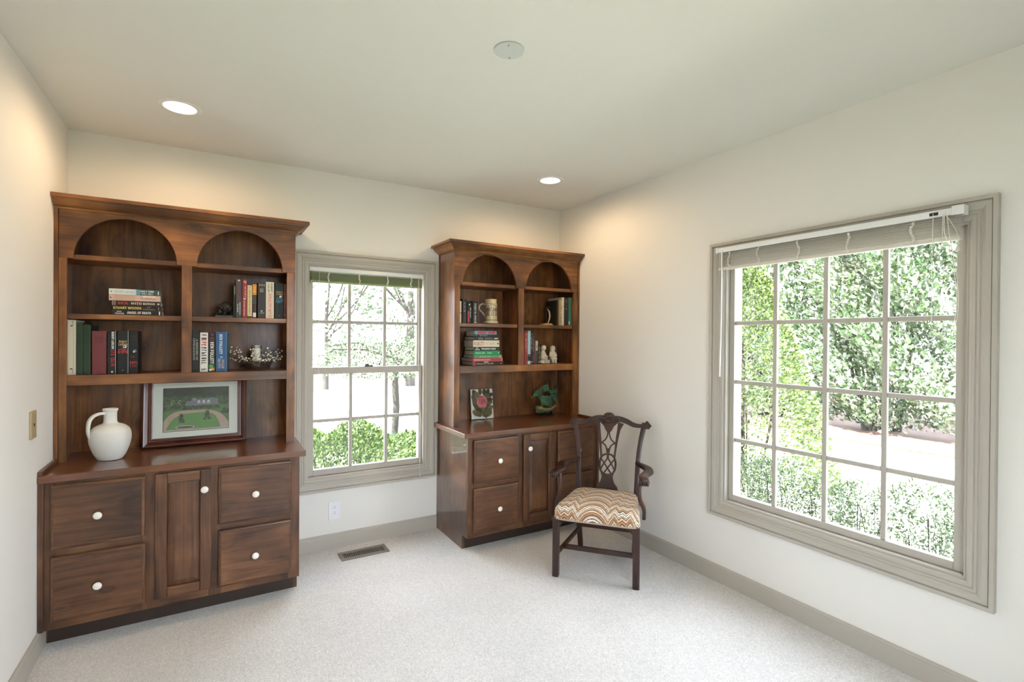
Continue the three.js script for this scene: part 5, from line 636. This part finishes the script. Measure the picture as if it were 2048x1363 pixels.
  sail([-0.060, 0.154, 0.004], [0.036, 0.154, 0.004], [0.034, 0.056, 0.010], [-0.066, 0.090, 0.010], 0.024);           // main
  sail([-0.128, 0.200, 0.012], [-0.058, 0.232, 0.004], [-0.076, 0.156, 0.010], [-0.168, 0.152, 0.022], 0.020);         // fore
  sail([-0.100, 0.168, 0.010], [-0.066, 0.205, 0.006], [-0.066, 0.092, 0.008], [-0.082, 0.130, 0.010], 0.008);
  sail([-0.036, 0.240, 0.004], [0.002, 0.248, 0.004], [0.018, 0.190, 0.006], [-0.044, 0.186, 0.008], 0.014);            // top
  sail([0.022, 0.196, 0.004], [0.100, 0.206, 0.004], [0.092, 0.168, 0.010], [0.036, 0.166, 0.010], 0.016);
  sail([0.046, 0.160, 0.004], [0.094, 0.166, 0.004], [0.110, 0.080, 0.012], [0.076, 0.108, 0.012], 0.010);
  spar('yard', [-0.066, 0.157, 0.003], [0.040, 0.157, 0.003], 0.0013); spar('yard', [-0.132, 0.205, 0.01], [-0.052, 0.238, 0.002], 0.0013); spar('yard', [0.018, 0.199, 0.003], [0.112, 0.212, 0.003], 0.0013);
  for (const [a, b] of [[[-0.19, 0.185, 0.01], [-0.06, 0.232, 0]], [[0.062, 0.20, 0], [0.11, 0.09, 0]], [[0.005, 0.255, 0], [0.062, 0.258, 0]], [[0.062, 0.255, 0], [0.15, 0.088, -0.005]]]) obj('rigging', tube([a, [(a[0] + b[0]) / 2, (a[1] + b[1]) / 2 - 0.002, 0], b], 0.0005, 6, 4), wd, s);
}
// ---------------------------------------------------------------- outside
const GY = -0.35;
const paveTex = dataTex(512, 512, (x, y, o) => { const k = 0.9 + 0.2 * fbm(x / 30, y / 30, 3, 3) + 0.08 * (vnoise(x / 1.5, y / 1.5, 7) - 0.5); o[0] = 168 * k; o[1] = 166 * k; o[2] = 160 * k; }); paveTex.repeat.set(0.3, 0.3);
struct('ground', grain(box(-40, 40, GY - 0.2, GY, -60, 40), 0, 5), new THREE.MeshStandardMaterial({ map: paveTex, roughness: 0.9 }));
const mulchTex = dataTex(512, 512, (x, y, o) => { const n = fbm(x / 9, y / 4, 3, 3), k = 0.5 + n; o[0] = 84 * k; o[1] = 64 * k; o[2] = 52 * k; });
const mulch = new THREE.MeshStandardMaterial({ map: mulchTex, roughness: 1 });
function leafGeo(w = 0.5, fold = 0.18, curl = 0.15) { const g = new THREE.BufferGeometry(), pts = [[0, 0, 0], [-w * 0.36, 0.3, fold * 0.4], [w * 0.36, 0.3, fold * 0.4], [0, 0.3, -0.02], [-w * 0.5, 0.58, fold * 0.5 - curl * 0.3], [w * 0.5, 0.58, fold * 0.5 - curl * 0.3], [0, 0.58, -curl * 0.4], [0, 1, -curl]], f = [[0, 3, 1], [0, 2, 3], [1, 3, 6], [1, 6, 4], [3, 2, 5], [3, 5, 6], [4, 6, 7], [6, 5, 7]]; g.setAttribute('position', new THREE.Float32BufferAttribute(pts.flat(), 3)); g.setIndex(f.flat()); g.computeVertexNormals(); return g; }
const leafMat = (rgb, tr = 0.35, rough = 0.6) => phys(rgb, rough, { transmission: tr, thickness: 0, side: THREE.DoubleSide });
// foliage: place(r) gives [x, y, z] and an outward direction for every leaf
function foliage(parent, n, seed, geo, mat, size, place, tints, droop = 0.3) {
  const m = new THREE.InstancedMesh(geo, mat, n), r = rng(seed), q = new THREE.Quaternion(), mm = new THREE.Matrix4(), up = V(0, 1, 0), col = new THREE.Color();
  for (let i = 0; i < n; i++) { const [p, d] = place(r), dir = V(d[0] + (r() - 0.5) * 1.3, d[1] + (r() - 0.5) * 1.3 - droop * r(), d[2] + (r() - 0.5) * 1.3).normalize(); q.setFromUnitVectors(up, dir).multiply(new THREE.Quaternion().setFromAxisAngle(up, r() * 6.28)); const s = size * (0.6 + r() * 0.8); mm.compose(V(...p), q, V(s, s, s)); m.setMatrixAt(i, mm); const t = tints[Math.floor(r() * tints.length)], k = 0.45 + r() * 0.35; m.setColorAt(i, col.setRGB(t[0] * k, t[1] * k, t[2] * k)); }
  m.name = 'foliage'; m.userData.kind = 'stuff'; m.castShadow = m.receiveShadow = true; parent.add(m); return m;
}
const bark = std([0.022, 0.018, 0.014], 0.9), paleBark = std([0.038, 0.034, 0.028], 0.9), greenLeaf = leafGeo(), broadLeaf = leafGeo(0.42, 0.1, 0.3), tinyLeaf = leafGeo(0.7, 0.1, 0.1), slimLeaf = leafGeo(0.34, 0.1, 0.15);
const shell = (c, rad, lo = 0.55) => (r) => { let x, y, z, l; do { x = r() * 2 - 1; y = r() * 2 - 1; z = r() * 2 - 1; l = Math.hypot(x, y, z); } while (l > 1 || l < lo); return [[c[0] + x * rad[0], c[1] + y * rad[1], c[2] + z * rad[2]], [x, y + 0.3, z]]; };
function stems(n, seed, c, spread, h, th, mat, parent, name = 'branches') { const r = rng(seed), g = []; for (let i = 0; i < n; i++) { const a = r() * 6.28, R = spread * Math.sqrt(r()), x = c[0] + Math.cos(a) * R * 0.35, z = c[2] + Math.sin(a) * R * 0.35, ex = c[0] + Math.cos(a) * R, ez = c[2] + Math.sin(a) * R, hh = h * (0.7 + r() * 0.4); g.push(tube([[x, c[1], z], [(x + ex) / 2 + (r() - 0.5) * 0.08, c[1] + hh * 0.5, (z + ez) / 2 + (r() - 0.5) * 0.08], [ex, c[1] + hh, ez]], th * (0.6 + r() * 0.6), 8, 5)); } return obj(name, g, mat, parent); }
struct('rear_lawn', grain(box(-16, 12, GY - 0.02, GY + 0.03, ZR + 0.3, 30), 0, 4), std([0.10, 0.118, 0.075], 1));
// behind the back window
{ const b = thing('garden_bush', 'dense green bush close under the window between the bookcases', 'bush', [-1.52, GY, -1.35]); stems(16, 3, [0, 0, 0], 0.5, 0.7, 0.008, bark, b); foliage(b, 15000, 21, greenLeaf, leafMat([1, 1, 1], 0.3), 0.036, (r) => { const x = (r() * 2 - 1), z = (r() * 2 - 1), top = 0.88 - 0.12 * x * x - 0.2 * z * z + 0.08 * Math.sin(x * 7 + z * 4), k = r(), y = k < 0.6 ? top - r() * 0.16 : top * r(); return [[x * 0.72, y, z * 0.58], [x * 0.4, 0.9, z * 0.5 + 0.3]]; }, [[0.08, 0.17, 0.02], [0.12, 0.23, 0.03], [0.04, 0.09, 0.012], [0.18, 0.28, 0.06]]); }
{ const l = new THREE.Group(); l.name = 'lawn'; l.userData = { kind: 'stuff', label: 'patch of green lawn right of the bush outside', category: 'grass' }; scene.add(l); l.position.set(0.1, GY, -3.2); obj('turf', box(-0.88, 1.6, -0.05, 0.01, -2.15, 2.4), std([0.05, 0.09, 0.025], 1), l); const bl = new THREE.BufferGeometry(); bl.setAttribute('position', new THREE.Float32BufferAttribute([-0.06, 0, 0, 0.06, 0, 0, 0.02, 1, 0.2], 3)); bl.computeVertexNormals(); foliage(l, 14000, 5, bl, leafMat([1, 1, 1], 0.3), 0.07, (r) => [[-0.88 + r() * 2.48, 0.005, -2.15 + r() * 4.5], [0, 1.6, 0]], [[0.05, 0.12, 0.025], [0.07, 0.15, 0.03], [0.09, 0.16, 0.05]], 0); }
{ const t = thing('garden_tree', 'low blossoming tree with a slim trunk beyond the lawn', 'tree', [0.34, GY, -5.45]); obj('trunk', tube([[0, 0, 0], [0.02, 0.5, 0.02], [0.0, 1.0, 0], [0.03, 1.35, 0]], 0.062, 14, 10), paleBark, t); const r = rng(6), g = []; for (let i = 0; i < 12; i++) { const a = i / 12 * 6.28, L = 0.7 + r() * 0.7; g.push(tube([[0, 1.15 + r() * 0.2, 0], [Math.cos(a) * L * 0.5, 1.45 + r() * 0.25, Math.sin(a) * L * 0.5], [Math.cos(a) * L, 1.25 + r() * 0.3, Math.sin(a) * L]], 0.014, 8, 5)); } obj('branches', g, bark, t);
  foliage(t, 8000, 31, greenLeaf, leafMat([1, 1, 1], 0.3), 0.046, shell([-0.25, 1.36, 0], [1.35, 0.36, 1.1], 0.2), [[0.05, 0.11, 0.02], [0.03, 0.08, 0.015], [0.07, 0.14, 0.03], [0.5, 0.42, 0.38]]); }
function farTree(label, p, h, rt, seed, crown, n) { const t = thing('shade_tree', label, 'tree', p); obj('trunk', new THREE.CylinderGeometry(rt * 0.6, rt * 1.15, h, 12).translate(0, h / 2, 0), paleBark, t); const r = rng(seed), g = []; for (let i = 0; i < 9; i++) { const a = r() * 6.28, L = crown[0] * (0.5 + r() * 0.5), y = h * (0.55 + r() * 0.4); g.push(tube([[0, y * 0.85, 0], [Math.cos(a) * L * 0.5, y + 0.4, Math.sin(a) * L * 0.5], [Math.cos(a) * L, y + 1.0 + r(), Math.sin(a) * L]], rt * 0.28, 8, 5)); } obj('branches', g, bark, t); foliage(t, n, seed + 1, greenLeaf, leafMat([1, 1, 1], 0.45), 0.15, shell([0, h * 1.0, 0], crown, 0.15), [[0.05, 0.11, 0.02], [0.03, 0.07, 0.015], [0.07, 0.13, 0.03], [0.45, 0.40, 0.36]]); }
farTree('far tree with thin forked trunk seen through the upper left panes', [0.72, GY, -14], 2.9, 0.10, 51, [1.9, 1.9, 1.7], 1500);
farTree('far tree with thick straight trunk seen through the upper right panes', [3.62, GY, -14], 3.4, 0.17, 61, [2.0, 1.8, 1.8], 1500);
// beyond the right window
struct('garden_bed', grain(box(6.9, 14, GY - 0.02, GY + 0.03, -12, 6), 0, 8), mulch);
for (const [i, label, z, x, h] of [[0, 'broad-leaved evergreen shrub behind the left columns of panes', -3.45, 8.5, 4.8], [1, 'broad-leaved evergreen shrub behind the middle of the wide window', -1.18, 8.4, 4.6], [2, 'broad-leaved evergreen shrub behind the right column of panes', 1.09, 8.6, 4.8]]) {
  const t = thing('evergreen_shrub', label, 'shrub', [x, GY, z], 0, 'evergreen shrubs across the drive'); stems(20, 71 + i, [0, 0, 0], 0.95, h * 0.85, 0.032, paleBark, t);
  foliage(t, 19000, 81 + i, broadLeaf, leafMat([1, 1, 1], 0.2, 0.35), 0.115, (r) => { const z = (r() * 2 - 1) * 1.12, y = 0.12 + Math.pow(r(), 0.85) * (h - 0.1), bulge = 0.9 * Math.sqrt(clamp(1.02 - Math.pow((y - h * 0.5) / (h * 0.6), 2))) * (0.75 + 0.25 * Math.cos(z * 1.2)) + 0.18 * Math.sin(z * 5 + y * 4) ; return [[0.5 - bulge * 1.5 * (0.35 + 0.65 * Math.sqrt(r())) * (1.0), y, z], [-0.9, 0.7, z * 0.3]]; }, [[0.14, 0.26, 0.10], [0.24, 0.38, 0.18], [0.07, 0.14, 0.05], [0.48, 0.55, 0.40], [0.56, 0.60, 0.48]]);
}
{ const t = thing('holly_bush', 'cone-shaped small-leaved shrub behind the leftmost panes', 'shrub', [3.2, GY, -0.42]); stems(10, 91, [0, 0, 0], 0.4, 1.6, 0.014, bark, t); foliage(t, 18000, 93, tinyLeaf, leafMat([1, 1, 1], 0.2, 0.35), 0.042, (r) => { const y = Math.pow(r(), 1.1) * 2.55, R = 0.98 * Math.pow(1 - y / 2.75, 0.75) * (0.6 + 0.42 * Math.sqrt(r())), a = r() * 6.28; return [[Math.cos(a) * R, 0.05 + y, Math.sin(a) * R], [Math.cos(a), 0.7, Math.sin(a)]]; }, [[0.18, 0.29, 0.06], [0.28, 0.40, 0.12], [0.09, 0.16, 0.03], [0.40, 0.46, 0.22]]); }
struct('planting_bed', grain(box(0.16, 2.0, GY - 0.02, GY + 0.02, -0.6, 5), 0, 9), mulch);
for (let i = 0; i < 8; i++) {
  const z = 0.55 + i * 0.30, x = 1.22 + (i % 2) * 0.12, h = 0.68 + 0.05 * ((i * 7) % 3), t = thing('nandina_shrub', 'feathery shrub just outside the wide right-hand window, ' + ['first', 'second', 'third', 'fourth', 'fifth', 'sixth', 'seventh', 'last'][i] + ' from the left', 'shrub', [x, GY, z], 0, 'feathery shrubs under the right window');
  stems(9, 101 + i, [0, 0, 0], 0.12, h * 0.85, 0.003, bark, t); foliage(t, 2000, 111 + i, slimLeaf, leafMat([1, 1, 1], 0.3), 0.027, (r) => { const y = h * (0.45 + 0.6 * r()), R = 0.26 * Math.sqrt(r()) * (0.5 + y / h * 0.6), a = r() * 6.28; return [[Math.cos(a) * R, y, clamp(Math.sin(a) * R, -0.11, 0.11)], [Math.cos(a) * 0.8, 0.5, 0]]; }, [[0.10, 0.19, 0.055], [0.15, 0.26, 0.08], [0.06, 0.12, 0.035], [0.24, 0.30, 0.13]]);
}
// ---------------------------------------------------------------- hand over
scene.traverse((o) => { if (o.isMesh) { o.castShadow = o.receiveShadow = true; } });
const renderer = new THREE.WebGLRenderer({ antialias: true });
renderer.shadowMap.enabled = true; renderer.toneMapping = THREE.LinearToneMapping; renderer.toneMappingExposure = EXPOSURE;
renderer.render(scene, camera);
